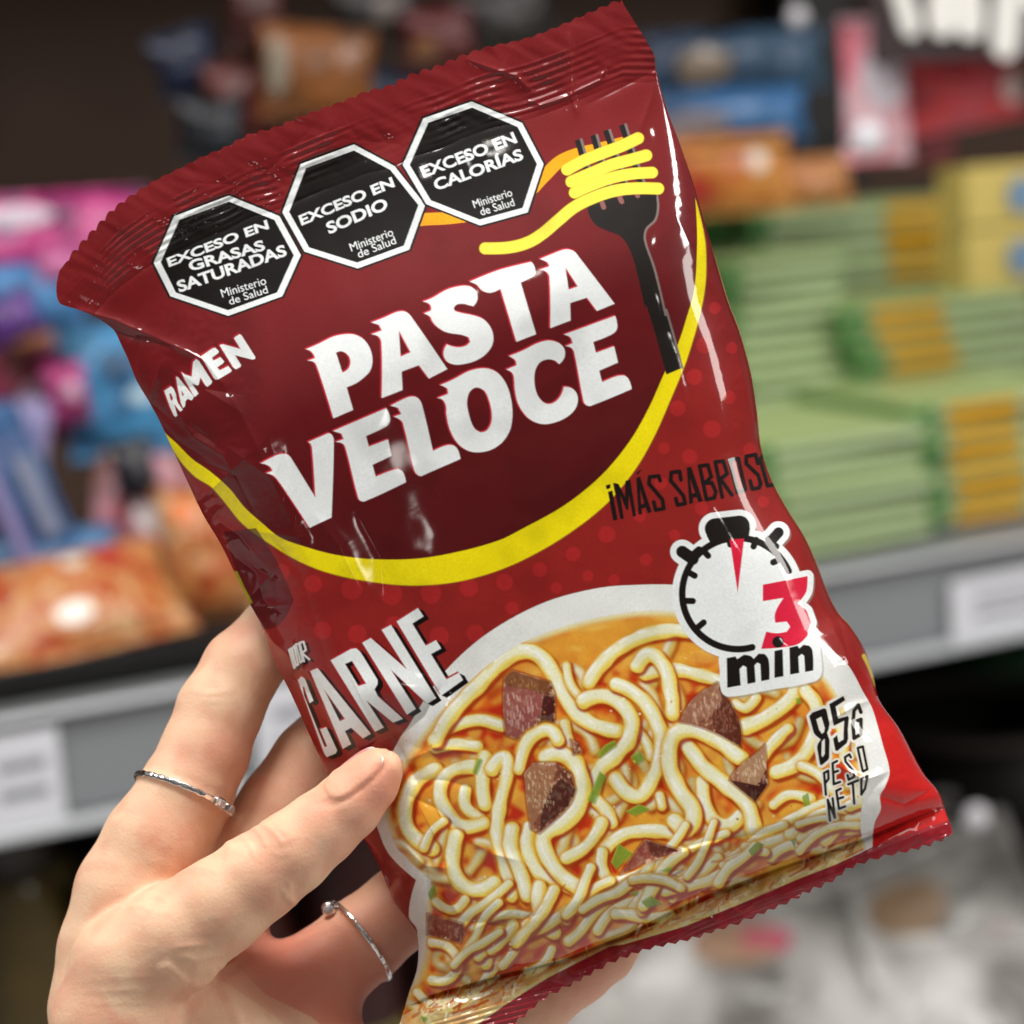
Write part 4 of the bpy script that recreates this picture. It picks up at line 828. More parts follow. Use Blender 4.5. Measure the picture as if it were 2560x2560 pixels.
def build_nail(hand):
    n, m = 60, 36; th = np.linspace(0, 1, n)[:, None] * 2 - 1; ph = np.linspace(0, 1, m)[None] * 2 - 1
    # square -> superellipse outline
    u, v = th * 82, ph * 35 * np.ones_like(th) - 6
    u = u * np.ones_like(ph); lim = (1 - np.abs(th) ** 2.8) ** (1 / 2.8) * .8 + .2; v = (v + 6) * lim - 6
    x = NC[0] + u * NU[0] + v * NV[0]; y = NC[1] + u * NU[1] + v * NV[1]
    z = thumb_h(x, y)
    z = np.where(z < -500, np.nan, z); zc = np.nanmean(z)
    # smooth plate: quadratic across and along, fitted to the flesh below
    A = np.stack([np.ones_like(u), u, v, u * v, u * u, v * v], -1).reshape(-1, 6); ok = ~np.isnan(z).ravel()
    co, *_ = np.linalg.lstsq(A[ok], z.ravel()[ok], rcond=None); z = (A @ co).reshape(z.shape)
    z = z + 1.0 + 1.5 * sstep(50, 80, u)
    top = P3(x, y, z); bot = P3(x, y, z - 5)
    V = np.concatenate([top.reshape(-1, 3), bot.reshape(-1, 3)]); i = (np.arange(n - 1)[:, None] * m + np.arange(m - 1)[None]).ravel(); N = n * m
    F = [np.stack([i, i + m, i + m + 1, i + 1], -1), np.stack([i, i + 1, i + m + 1, i + m], -1) + N]
    ring = list(range(m)) + [k * m + m - 1 for k in range(1, n)] + [(n - 1) * m + k for k in range(m - 2, -1, -1)] + [k * m for k in range(n - 2, 0, -1)]
    r_ = np.array(ring); r2 = np.roll(r_, -1); F.append(np.stack([r_, r2, r2 + N, r_ + N], -1))
    M = NT('nail'); M.set(Roughness=.25, Subsurface_Weight=.15, Subsurface_Scale=.002, Coat_Weight=.6, Coat_Roughness=.16)
    at = M.n('ShaderNodeVertexColor', layer_name='tone'); M.l(at.outputs['Color'], M.b.inputs['Base Color'])
    ob = new_mesh('thumbnail', V, np.concatenate(F), (M.m,), None)
    ob.parent = hand
    c = S('f2a09c') + (S('fbeee8') - S('f2a09c')) * (sstep(58, 76, u) * .8)[..., None]; c = c + (S('e8b8a8') - c) * (sstep(-44, -62, u) * .5)[..., None]
    set_color(ob, 'tone', np.tile(c.reshape(-1, 3), (2, 1)))
    return ob
hand = build_hand(); build_nail(hand)

# ---------------------------------------------------------------- rings
silver = plain('silver', (.82, .81, .79), .18, 1.0, bump=(900, .35, .0004), var=.06, vs=400)
stone = NT('clear_stone'); stone.set(Roughness=.03, Metallic=0.0, Transmission_Weight=.5, IOR=2.2); stone.b.inputs['Base Color'].default_value = (.86, .88, .9, 1)
dark_stone = NT('grey_stone'); dark_stone.set(Roughness=.05, Coat_Weight=1.0); dark_stone.b.inputs['Base Color'].default_value = (.35, .33, .33, 1)
def band(name, C, e1, e2, R, w, th, parent, dent=0.0):
    C, e1, e2 = (np.array(q, float) for q in (C, e1, e2)); e1 /= np.linalg.norm(e1); e2 -= e1 * (e1 @ e2); e2 /= np.linalg.norm(e2); ax = np.cross(e1, e2)
    n, m = 160, 14; V = []
    for i in range(n):
        a = 2 * math.pi * i / n; d = e1 * math.cos(a) + e2 * math.sin(a); wob = 1 + dent * math.sin(a * 23) * .35 + dent * math.sin(a * 37 + 1) * .3
        for j in range(m):
            b = 2 * math.pi * j / m; cx, sx = math.cos(b), math.sin(b)
            px = math.copysign(abs(cx) ** .6, cx) * th * wob; py = math.copysign(abs(sx) ** .6, sx) * w * (2 - wob)
            V.append(C + d * (R + px) + ax * py)
    V = np.array(V); i = np.arange(n)[:, None]; j = np.arange(m)[None]
    F = np.stack([i * m + j, ((i + 1) % n) * m + j, ((i + 1) % n) * m + (j + 1) % m, i * m + (j + 1) % m], -1).reshape(-1, 4)
    return new_mesh(name, P3(V[:, 0], V[:, 1], V[:, 2]), F, (silver,), parent), C, e1, e2, ax
def gem_box(name, center, du, dv, dn, hu, hv, hn, mat, parent, bev=.25):
    """small bevelled block in tracing space"""
    V = []; rings = [(-1, 1), (1 - bev, 1), (1, 1 - bev)]
    for (lv, sc_) in rings:
        for (a, b) in ((-1, -1 + bev), (-1 + bev, -1), (1 - bev, -1), (1, -1 + bev), (1, 1 - bev), (1 - bev, 1), (-1 + bev, 1), (-1, 1 - bev)):
            V.append(np.array(center) + du * hu * a * sc_ + dv * hv * b * sc_ + dn * hn * lv)
    V = np.array(V); F = []
    for r in range(2):
        for k in range(8): F.append([r * 8 + k, r * 8 + (k + 1) % 8, (r + 1) * 8 + (k + 1) % 8, (r + 1) * 8 + k])
    for q in ((16, 17, 18, 19), (16, 19, 20, 23), (20, 21, 22, 23), (0, 3, 2, 1), (0, 7, 4, 3), (7, 6, 5, 4)): F.append(list(q))
    return new_mesh(name, P3(V[:, 0], V[:, 1], V[:, 2]), np.array(F), (mat,), parent, smooth_=False)
r1 = empty('ring', tuple(P3(458, 1984, -55)), 'thin hammered silver ring with two small square stones on the index finger', 'ring')
_, C, e1, e2, ax = band('band', (459, 1986, -50), (.923, .385, 0), (.05, -.15, .985), 128.5, 7.5, 4.6, r1, .3)
for ang, mt, nm in ((47, stone.m, 'gemstone'), (27, dark_stone.m, 'gemstone')):
    a = math.radians(ang); dn = e1 * math.cos(a) + e2 * math.sin(a); du = -e1 * math.sin(a) + e2 * math.cos(a); cc = C + dn * 135
    st = gem_box('setting', cc, du, ax, dn, 17, 13, 6, silver, r1)
    gem_box(nm, cc + dn * 6.5, du, ax, dn, 12, 9, 4.5, mt, st, .4)
r2 = empty('ring', tuple(P3(902, 2352, -165)), 'plain thin silver ring with a round bezel on the lower finger beside the packet corner', 'ring')
_, C, e1, e2, ax = band('band', (901, 2353, -160), (.60, .80, 0), (.13, -.10, .985), 119, 6.2, 4.2, r2, .15)
def ball(name, c, r, mat, parent, ax_=None, sq=1.0):
    n, m = 24, 14; V = []
    for i in range(m + 1):
        for j in range(n): 
            p, q = math.pi * i / m, 2 * math.pi * j / n; V.append((c[0] + r * math.sin(p) * math.cos(q), c[1] + r * math.sin(p) * math.sin(q), c[2] + r * sq * math.cos(p)))
    V = np.array(V); F = [[i * n + j, (i + 1) * n + j, (i + 1) * n + (j + 1) % n, i * n + (j + 1) % n] for i in range(m) for j in range(n)]
    return new_mesh(name, P3(V[:, 0], V[:, 1], V[:, 2]), np.array(F), (mat,), parent)
bz = ball('bezel', (822, 2272, -108), 19, silver, r2, sq=.6); ball('gemstone', (820, 2274, -98), 13, dark_stone.m, bz, sq=.7)
# ---------------------------------------------------------------- the shop shelf behind: s along the rail, t back from it, z up from the shelf top
YAW = math.radians(24.3); EX = np.array([math.cos(YAW), math.sin(YAW), 0]); EY = np.array([-EX[1], EX[0], 0])
def dir_(x, y): return np.array([(x / 966 - 1) * TAN, (1 - y / 966) * TAN, -1.]) @ RMn.T
OR0 = CL + dir_(0, 1348) * .95
def SH(s, t, z): return tuple(OR0 + EX * s + EY * t + np.array([0, 0, z]))
def sp(x, y, t):
    """where a sight line meets the upright plane t behind the rail -> (s, z)"""
    d = dir_(x, y); k = ((OR0 + EY * t - CL) @ EY) / (d @ EY); p = CL + d * k - OR0
    return float(p @ EX), float(p[2])
def box_vf(w, d, h, b=.0015, o=(0, 0, 0)):
    bm_ = []
    V = []
    for (zz, ins) in ((0, b), (b, 0), (h - b, 0), (h, b)):
        for sx, sy in ((-1, -1), (1, -1), (1, 1), (-1, 1)):
            cx, cy = sx * (w / 2 - ins), sy * (d / 2 - ins)
            V += [(cx - sx * b * .0 + o[0], cy - sy * b + o[1], zz + o[2]), (cx - sx * b + o[0], cy + o[1], zz + o[2])] if sx * sy < 0 else [(cx - sx * b + o[0], cy + o[1], zz + o[2]), (cx + o[0], cy - sy * b + o[1], zz + o[2])]
    F = [[r * 8 + k, r * 8 + (k + 1) % 8, (r + 1) * 8 + (k + 1) % 8, (r + 1) * 8 + k] for r in range(3) for k in range(8)]
    F += [[7, 2, 1, 0], [7, 6, 3, 2], [6, 5, 4, 3], [24, 25, 26, 31], [26, 27, 30, 31], [27, 28, 29, 30]]
    return V, F
def box(name, w, d, h, mat, parent, o=(0, 0, 0), b=.0015):
    V, F = box_vf(w, d, h, b, o); ob = new_mesh(name, V, np.array(F), (mat,), None, smooth_=False); ob.parent = parent; return ob
def thing(name, s, t, z, label, cat, group=None, rz=0.0, rot=None):
    e = empty(name, SH(s, t, z), label, cat, group); e.rotation_euler = (rot[0], rot[1], YAW + rz + rot[2]) if rot else (0, 0, YAW + rz)
    return e
_mc = {}
def mottle(name, cols, scale=40, rough=.42, coat=.16):
    """printed film or card: patches of the given colours"""
    key = (tuple(cols), scale)
    if key in _mc: return _mc[key]
    M = NT(name); M.set(Roughness=rough, Coat_Weight=coat, Coat_Roughness=.1)
    tc = M.n('ShaderNodeTexCoord'); nz = M.n('ShaderNodeTexNoise'); nz.inputs['Scale'].default_value = scale; nz.inputs['Detail'].default_value = 1.2; M.l(tc.outputs['Object'], nz.inputs['Vector'])
    rp = M.n('ShaderNodeValToRGB'); rp.color_ramp.interpolation = 'EASE'; el = rp.color_ramp.elements; n = len(cols)
    for i, c in enumerate(cols):
        pos = .34 + .32 * i / max(1, n - 1)
        if i < 2: e = el[i]; e.position = pos
        else: e = el.new(pos)
        e.color = rgb(c)
    M.l(nz.outputs['Fac'], rp.inputs[0]); M.l(rp.outputs[0], M.b.inputs['Base Color']); M.l(noise_bump(M, 38, .9, .012, detail=2).outputs[0], M.b.inputs['Normal'])
    _mc[key] = M.m; return M.m
def solid(h, rough=.5, coat=0.0):
    key = (h, rough)
    if key not in _mc: _mc[key] = plain('card_' + h, rgb(h)[:3], rough, coat=coat, var=.08)
    return _mc[key]
# the shelf itself
unit = thing('store_shelf', 0, 0, 0, 'grey metal store shelf with a brown back panel and dark lower tier', 'shelf')
m_shelf = plain('grey_shelf_paint', rgb('6f7171')[:3], .45, var=.1, vs=6); m_rail = plain('grey_rail_plastic', rgb('84878a')[:3], .35, var=.06, vs=5)
m_pale = plain('pale_rail_lip', rgb('b9bcc0')[:3], .35, var=.04); m_brown = plain('brown_back_panel', rgb('40291a')[:3], .7, var=.2, vs=3)
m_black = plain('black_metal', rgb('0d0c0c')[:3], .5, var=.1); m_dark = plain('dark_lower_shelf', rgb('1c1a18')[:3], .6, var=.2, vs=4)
box('shelf_board', 3.2, .50, .018, m_shelf, unit, (.5, .252, -.020)); box('price_rail', 3.2, .008, .052, m_rail, unit, (.5, -.004, -.056))
box('rail_lip', 3.2, .016, .006, m_pale, unit, (.5, -.010, -.0625)); box('rail_lip', 3.2, .012, .004, m_pale, unit, (.5, -.009, -.0035))
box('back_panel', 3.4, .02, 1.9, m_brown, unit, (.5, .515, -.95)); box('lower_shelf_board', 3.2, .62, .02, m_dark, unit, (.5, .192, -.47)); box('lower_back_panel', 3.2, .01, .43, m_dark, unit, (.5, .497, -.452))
box('upper_shelf_board', 3.2, .30, .02, m_shelf, unit, (.5, .352, .56)); box('rail_lip', 3.2, .012, .05, m_rail, unit, (.5, .193, .54))
s0, _ = sp(1490, 100, .45); s1, _ = sp(1622, 100, .45)
box('upright_post', s1 - s0, .05, .558, m_black, unit, ((s0 + s1) / 2, .477, .0))
# price tags on the rail
def price_tag(x0, x1, y0, y1, label, lines=2):
    a, zt = sp((x0 + x1) / 2, y0, -.012); a0, _ = sp(x0, (y0 + y1) / 2, -.012); a1, zb = sp(x1, (y0 + y1) / 2, -.012); _, zb = sp((x0 + x1) / 2, y1, -.012)
    w, h = a1 - a0, min(zt - zb, .05); t = thing('price_tag', (a0 + a1) / 2, -.011, -.056, label, 'price tag', 'price tags on the shelf rail')
    box('card', w, .0012, h, solid('d9dae0', .4), t, (0, 0, 0), .0004)
    for k in range(lines): box('print_line', w * .6, .0004, h * .09, solid('8a8c92', .5), t, (w * .02, -.0012, h * (.32 + .3 * k)), .0001)
price_tag(-40, 118, 1372, 1552, 'white price tag at the left end of the grey rail'); price_tag(1795, 1990, 1062, 1172, 'white price tag at the right end of the grey rail')
price_tag(482, 640, 1262, 1440, 'white price tag on the rail, seen between the fingers and the packet')

def pouch(name, w, h, d, mat, label, cat, s, t, z, rot=(0, 0, 0), patch=None, group=None, seed=1, seal=None, rz=0):
    """filled film bag standing on its lower seal; parts: body, two seals, printed label or painted glint"""
    e = thing(name, s, t, z, label, cat, group, rz, rot)
    rs = np.random.RandomState(seed); nx, nz = 26, 20
    u, v = np.meshgrid(np.linspace(-1, 1, nx), np.linspace(0, 1, nz))
    def prof(u, v): return (1 - np.abs(u) ** 2.6) ** .6 * np.sin(np.clip(v, 0, 1) * math.pi) ** .55
    X = u * w / 2 * (1 - .07 * np.sin(v * math.pi)); Z = v * h
    bump = 1 + .16 * (vn(X * 1000 + seed * 50, Z * 1000, w * 260, seed) - .5) * 2 + .07 * (vn(X * 1000, Z * 1000, w * 90, seed + 3) - .5) * 2
    Y = d / 2 * prof(u, v) * bump
    V = np.concatenate([np.stack([X, -Y, Z], -1).reshape(-1, 3), np.stack([X, Y, Z], -1).reshape(-1, 3)]); N = nx * nz
    i = (np.arange(nz - 1)[:, None] * nx + np.arange(nx - 1)[None]).ravel(); F = np.concatenate([np.stack([i, i + 1, i + nx + 1, i + nx], -1), np.stack([i, i + nx, i + nx + 1, i + 1], -1) + N])
    b = new_mesh('body', V, F, (mat,), None); b.parent = e
    for zz in (-h * .055, h * 1.0):
        n = 31; xs = np.linspace(-w / 2, w / 2, n); saw = (np.arange(n) % 2) * h * .012
        top_ = zz > 0; za = np.full(n, zz) ; zb_ = zz + h * .055 + 0 * saw
        if top_: zb_ = zb_ + saw
        else: za = za - saw
        P = []
        for y in (-.0006, .0006):
            P += [(x, y + .0005 * math.sin(k * 2.1), a) for k, (x, a) in enumerate(zip(xs, za))]; P += [(x, y + .0005 * math.sin(k * 2.1), a) for k, (x, a) in enumerate(zip(xs, zb_ if hasattr(zb_, '__len__') else [zb_] * n))]
        F2 = [[k, k + 1, n + k + 1, n + k] for k in range(n - 1)] + [[2 * n + k, 3 * n + k, 3 * n + k + 1, 2 * n + k + 1] for k in range(n - 1)] + [[k, 2 * n + k, 2 * n + k + 1, k + 1] for k in range(n - 1)] + [[n + k, n + k + 1, 3 * n + k + 1, 3 * n + k] for k in range(n - 1)]
        q = new_mesh('seal', P, np.array(F2), (seal or mat,), None); q.parent = e
    for pt in (patch or []):
        u0, u1, v0, v1, col = pt; uu, vv = np.meshgrid(np.linspace(u0, u1, 14), np.linspace(v0, v1, 12))
        cu, cv = (u0 + u1) / 2, (v0 + v1) / 2; fu, fv = (uu - cu) / ((u1 - u0) / 2), (vv - cv) / ((v1 - v0) / 2); q = np.sqrt(1 - .5 * fv ** 2); q2 = np.sqrt(1 - .5 * fu ** 2); uu = cu + fu * q * (u1 - u0) / 2; vv = cv + fv * q2 * (v1 - v0) / 2
        Xp = uu * w / 2 * (1 - .07 * np.sin(vv * math.pi)); Zp = vv * h; bp = 1 + .16 * (vn(Xp * 1000 + seed * 50, Zp * 1000, w * 260, seed) - .5) * 2 + .07 * (vn(Xp * 1000, Zp * 1000, w * 90, seed + 3) - .5) * 2
        Yp = d / 2 * prof(uu, vv) * bp + .0012; i = (np.arange(11)[:, None] * 14 + np.arange(13)[None]).ravel()
        lb = new_mesh('label_or_glint', np.stack([Xp, -Yp, Zp], -1).reshape(-1, 3), np.stack([i, i + 1, i + 15, i + 14], -1), (solid(col, .35, .3),), None); lb.parent = e
    return e
def P_(x0, y0, x1, y1, t):
    """size and base centre of what fills that part of the view at depth t"""
    s0, _ = sp(x0, (y0 + y1) / 2, t); s1, _ = sp(x1, (y0 + y1) / 2, t); _, z1 = sp((x0 + x1) / 2, y0, t); _, z0 = sp((x0 + x1) / 2, y1, t)
    return (s0 + s1) / 2, z0, s1 - s0, z1 - z0
R_ = math.radians
# left: tray of noodle packs, packets behind
tr = thing('tray', .03, .0, .001, 'black plastic display tray under the tan noodle packs', 'tray')
box('tray_floor', .36, .20, .004, m_black, tr, (0, .125, 0)); box('tray_lip', .36, .006, .016, m_black, tr, (0, .022, 0)); box('tray_side', .006, .20, .014, m_black, tr, (.18, .125, 0))
TAN = TAN
tanm = mottle('noodle_pack_film', ['9c2f16', 'b8602c', 'c08a50', 'b0582a', 'c9a070'], 60)
def inst(*a, **k): return pouch(*a, **k)
s_, z_, w_, h_ = P_(-80, 1085, 350, 1275, .06)
inst('noodle_pack', w_, .070, .034, tanm, 'large tan noodle pack lying at the front left of the tray', 'noodle pack', s_, .035, .018, (R_(-58), R_(-4), 0), [(-.2, .15, .12, .30, 'efe6dc'), (.3, .65, .55, .85, 'b83c28'), (-.75, -.5, .4, .8, 'a84824'), (0, .25, .62, .78, 'e0cdb8')], 'noodle packs in the tray', 2)  # whitish patches paint glossy highlights onto the film; red ones are print
s_, z_, w_, h_ = P_(322, 965, 480, 1180, .10)
inst('noodle_pack', w_ * 1.2, h_ * 1.1, .03, tanm, 'tan and orange noodle pack standing beside the red packet edge', 'noodle pack', s_ + .006, .12, .006, (R_(-14), 0, R_(-10)), [(-.8, -.2, .72, .95, 'd8701c')], 'noodle packs in the tray', 5)
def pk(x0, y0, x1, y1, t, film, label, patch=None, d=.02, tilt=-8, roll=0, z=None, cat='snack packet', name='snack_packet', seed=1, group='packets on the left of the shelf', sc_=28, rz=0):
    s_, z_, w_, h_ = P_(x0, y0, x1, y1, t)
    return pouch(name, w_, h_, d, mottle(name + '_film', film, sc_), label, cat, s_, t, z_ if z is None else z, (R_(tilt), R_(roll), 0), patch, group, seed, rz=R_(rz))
pk(-60, 372, 300, 560, .20, ['6b1550', 'b31d74', 'c55a8e', '3c1c66'], 'magenta and purple packet at the top of the left pile', [(-.85, -.1, .72, .95, 'b8a6b4'), (-.75, -.2, .05, .3, 'bdb4b6')], seed=3)
pk(-50, 500, 160, 620, .17, ['23507c', '3c78ae', '4c7ea4'], 'mid blue packet under the magenta one', [(-.8, -.3, .2, .5, 'b56a3a')], seed=4)
pk(120, 615, 330, 850, .18, ['1e4a70', '3f88b8', '5aa0cc'], 'bright blue packet left of the red packet edge', [(.1, .6, .35, .5, 'a9c4d2')], seed=5)
pk(280, 700, 470, 870, .22, ['1f5a8a', '3f8cc0'], 'second bright blue packet, half hidden behind the red packet edge', seed=15)
pk(-80, 610, 150, 830, .21, ['5a1a14', '8e2a44', 'a02a70', 'b0642a'], 'dark red and magenta packet behind the blue box', [(-.9, .7, .80, .94, 'c07a30'), (-.1, .9, .1, .5, 'b48aa0')], seed=6)
pk(150, 850, 330, 1110, .17, ['7c2430', 'b0565e', 'c8909c', '6e4a2a'], 'red and pink packet leaning behind the tan packs', [(.0, .5, .3, .6, 'c8bcbc')], seed=7, roll=10)
pk(280, 860, 440, 1080, .20, ['5e1a22', 'a23a40', 'c08a9a'], 'dark red packet with a pink panel behind the standing tan pack', [(-.2, .8, .45, .85, 'c898ac')], seed=8)
pk(330, 1080, 440, 1190, .30, ['2a2622', '4a4038'], 'dark grey packet in the gap beside the tan pack', seed=28)
pk(-60, 1010, 230, 1100, .15, ['32587c', '4878a4', '5a86ac'], 'flat blue packet lying along the top of the tan packs', seed=9, d=.025)
pk(-80, 1070, 170, 1130, .12, ['9a5a6a', 'c0909c', 'a86a5a'], 'narrow dusty pink packet above the tan packs', seed=10)
s_, z_, w_, h_ = P_(60, 790, 180, 1060, .14)
t_ = thing('carton', s_, .15, .012, 'tall blue carton leaning in the left pile', 'carton', None, 0, (0, R_(-17), 0)); box('carton_body', w_, .02, .13, mottle('carton_print', ['2c4c7c', '3f6ea2', '55658f'], 22), t_); box('carton_face', w_ * .3, .001, .05, solid('8c93ab'), t_, (w_ * .2, -.0115, .05), .0003); box('carton_edge', w_ * .25, .0012, .12, solid('8f86b4'), t_, (-w_ * .34, -.0118, .005), .0003)
pk(-70, 800, 60, 1050, .24, ['1a1418', '2c1c2a', '40202c'], 'very dark packet at the far left behind the blue carton', [(-.2, .5, .05, .3, '7a5a20')], seed=12)
for k, (x0, y0, x1, y1, t0_, film, lab, pt) in enumerate([
    (-30, 560, 90, 640, .16, ['3a1a5c', '5a2a80', '2a2450'], 'small violet packet at the left edge under the blue one', None), (60, 470, 190, 540, .17, ['c06a9a', 'a03a78', 'd0a0b8'], 'small pink and white packet on the magenta one', None),
    (200, 560, 300, 640, .21, ['26406a', '1a2a4c'], 'small navy packet above the bright blue one', None), (90, 690, 170, 790, .165, ['9c1c64', 'b84a86'], 'small magenta packet between the blue ones', [(-.4, .5, .3, .7, 'c8a0b8')]),
    (10, 760, 80, 900, .16, ['7a72a0', 'a8a0c4', '5c5a8a'], 'small lilac packet beside the blue carton', None), (215, 830, 300, 930, .16, ['1c1c22', '30303a'], 'small black packet under the bright blue one', None),
    (230, 960, 300, 1080, .15, ['c4b8b8', 'a87a80', '7a2a34'], 'small white and wine packet in front of the red ones', None), (360, 940, 450, 1010, .15, ['c86a1c', 'd08830'], 'small orange packet on top of the standing tan pack', None)]):
    pk(x0, y0, x1, y1, t0_, film, lab, pt, seed=90 + k, tilt=-6, roll=(k * 53 % 36) - 18, sc_=40)
# packets hanging at the top, their film darkened to stand in for shelf shade
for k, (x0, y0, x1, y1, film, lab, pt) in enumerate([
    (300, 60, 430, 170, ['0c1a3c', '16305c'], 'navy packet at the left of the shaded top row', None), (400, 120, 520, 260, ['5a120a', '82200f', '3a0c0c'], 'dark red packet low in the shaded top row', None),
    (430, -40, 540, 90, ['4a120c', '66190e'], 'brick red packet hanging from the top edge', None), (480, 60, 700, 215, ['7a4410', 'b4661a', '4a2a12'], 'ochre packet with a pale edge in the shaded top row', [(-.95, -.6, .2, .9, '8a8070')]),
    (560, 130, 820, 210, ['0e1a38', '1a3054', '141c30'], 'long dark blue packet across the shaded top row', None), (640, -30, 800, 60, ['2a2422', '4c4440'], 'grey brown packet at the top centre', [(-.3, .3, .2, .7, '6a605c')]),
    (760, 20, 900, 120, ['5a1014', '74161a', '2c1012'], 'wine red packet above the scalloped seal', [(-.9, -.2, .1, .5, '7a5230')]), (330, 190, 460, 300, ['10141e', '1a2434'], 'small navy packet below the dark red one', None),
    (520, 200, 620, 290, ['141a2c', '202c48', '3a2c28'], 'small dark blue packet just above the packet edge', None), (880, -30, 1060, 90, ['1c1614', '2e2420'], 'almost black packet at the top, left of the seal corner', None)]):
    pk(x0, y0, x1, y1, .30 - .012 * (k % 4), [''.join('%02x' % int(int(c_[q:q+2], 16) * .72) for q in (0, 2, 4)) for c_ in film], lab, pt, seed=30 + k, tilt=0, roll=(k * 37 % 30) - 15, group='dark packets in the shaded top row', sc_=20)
# right of the packet: blue packets and the orange pouch
pk(1215, 62, 1560, 165, .28, ['1c2c44', '28445e', '2f5668'], 'dark teal packet with a beige window, top of the right pile', [(-.75, -.15, .05, .75, '7a6a5a')], seed=50, group='packets on the right of the shelf', tilt=-4, sc_=14)
pk(1225, 172, 1525, 265, .27, ['26486c', '2f669a', '2c5c8c'], 'blue packet with a pale left half under the teal one', [(-.98, -.1, .1, .6, '8a8084')], seed=51, group='packets on the right of the shelf', tilt=-4, sc_=14)
pk(1270, 262, 1500, 395, .25, ['b03c22', 'c8742c', 'c98a40', 'b4521e'], 'orange snack pouch right of the packet edge', [(.15, .5, .5, .8, 'ecd8c8'), (-.95, -.5, .05, .5, 'b8342a')], seed=52, group='packets on the right of the shelf', sc_=20)
pk(1470, 300, 1610, 385, .26, ['b06a34', 'c08a58'], 'small tan pouch beside the orange one', seed=53, group='packets on the right of the shelf', sc_=20)
pk(1250, 250, 1340, 330, .27, ['8a7a80', 'a08c96'], 'pale mauve packet behind the orange pouch', seed=54, group='packets on the right of the shelf', sc_=20)
pk(1588, 48, 1715, 292, .06, ['c47a88', 'e0b8c0', 'cc6474', 'b84a5a'], 'pale pink rounded pouch right of the black post', [(-.7, .7, .35, .85, 'd6cdd6')], seed=55, group='packets on the right of the shelf', tilt=0, sc_=14)
pk(1690, 95, 1935, 235, .07, ['8c1c28', 'c8343a', 'b84a58', 'dc5a44'], 'red pouch with a pale end at the upper right', [(.55, .95, .15, .6, 'd8b8b4')], seed=56, group='packets on the right of the shelf', tilt=0, roll=-6, sc_=12)
pk(1700, 230, 1800, 310, .09, ['5a1c22', '8c2e34'], 'small dark red pouch under the red one', seed=57, group='packets on the right of the shelf', tilt=0)
# sign with big white letters, cropped by the frame
s_, z_, w_, h_ = P_(1640, -160, 2100, 112, .03)
sg = thing('sign', s_, .03, z_, 'dark hanging sign with big white letters at the upper right corner', 'sign'); box('board', w_, .004, h_, solid('240c10'), sg)
def bar(name, p, q, wd, mat, par, y=-.004):
    p, q = np.array(p, float), np.array(q, float); d = (q - p); L = max(np.hypot(*d), 1e-6); d = d / L; n = np.array([-d[1], d[0]]); pts = []
    for k in range(13): a = math.pi / 2 + math.pi * k / 12; pts.append(p + wd / 2 * (d * math.cos(a) + n * math.sin(a)))
    for k in range(13): a = -math.pi / 2 + math.pi * k / 12; pts.append(q + wd / 2 * (d * math.cos(a) + n * math.sin(a)))
    V = [(a[0], y, a[1]) for a in pts] + [(a[0], y + .003, a[1]) for a in pts] + [((p + q)[0] / 2, y, (p + q)[1] / 2)]; n_ = 26; F = [[k, (k + 1) % n_, n_ + (k + 1) % n_, n_ + k] for k in range(n_)] + [[2 * n_, (2 * k + 2) % n_, (2 * k + 1) % n_, 2 * k] for k in range(13)]
    o = new_mesh(name, V, np.array(F), (mat,), None, smooth_=False); o.parent = par; return o
mw = solid('e8e6e0', .4)
def L_(x, y):
    a, b = sp(x, y, .026); return (a - s_, b - z_)
wl = L_(1700, 40)[0] - L_(1655, 40)[0]
for a, b, f in (((1700, -20), (1720, 50), .75), ((1782, -10), (1780, 38), 1.2), ((1828, -10), (1832, 42), 1.2), ((1905, 0), (1898, 80), 1.15), ((1930, -10), (1990, 10), .7)): bar('letter_stroke', L_(*a), L_(*b), wl * f, mw, sg)
# white caps of the display hooks
for x, y, t, r, lab in ((1638, 262, .02, .011, 'white round hook cap beside the black post'), (1505, 32, .16, .007, 'small white hook cap at the top left of the black post'), (1842, 1543, .02, .009, 'white round hook cap below the right end of the rail')):
    a, b = sp(x, y, t); hk = thing('display_hook', a, t, b, lab, 'hook', 'hook caps'); V = []; n, m = 20, 12
    for i in range(m + 1):
        for j in range(n): p, q = math.pi * i / m, 2 * math.pi * j / n; V.append((r * math.sin(p) * math.cos(q), r * .7 * math.cos(p), r * math.sin(p) * math.sin(q)))
    o = new_mesh('cap', V, np.array([[i * n + j, (i + 1) * n + j, (i + 1) * n + (j + 1) % n, i * n + (j + 1) % n] for i in range(m) for j in range(n)]), (solid('d8d6dc', .3),), None); o.parent = hk
    box('wire', .003, .5 - t, .003, m_black, hk, (0, (.5 - t) / 2, -.0015), .0003)
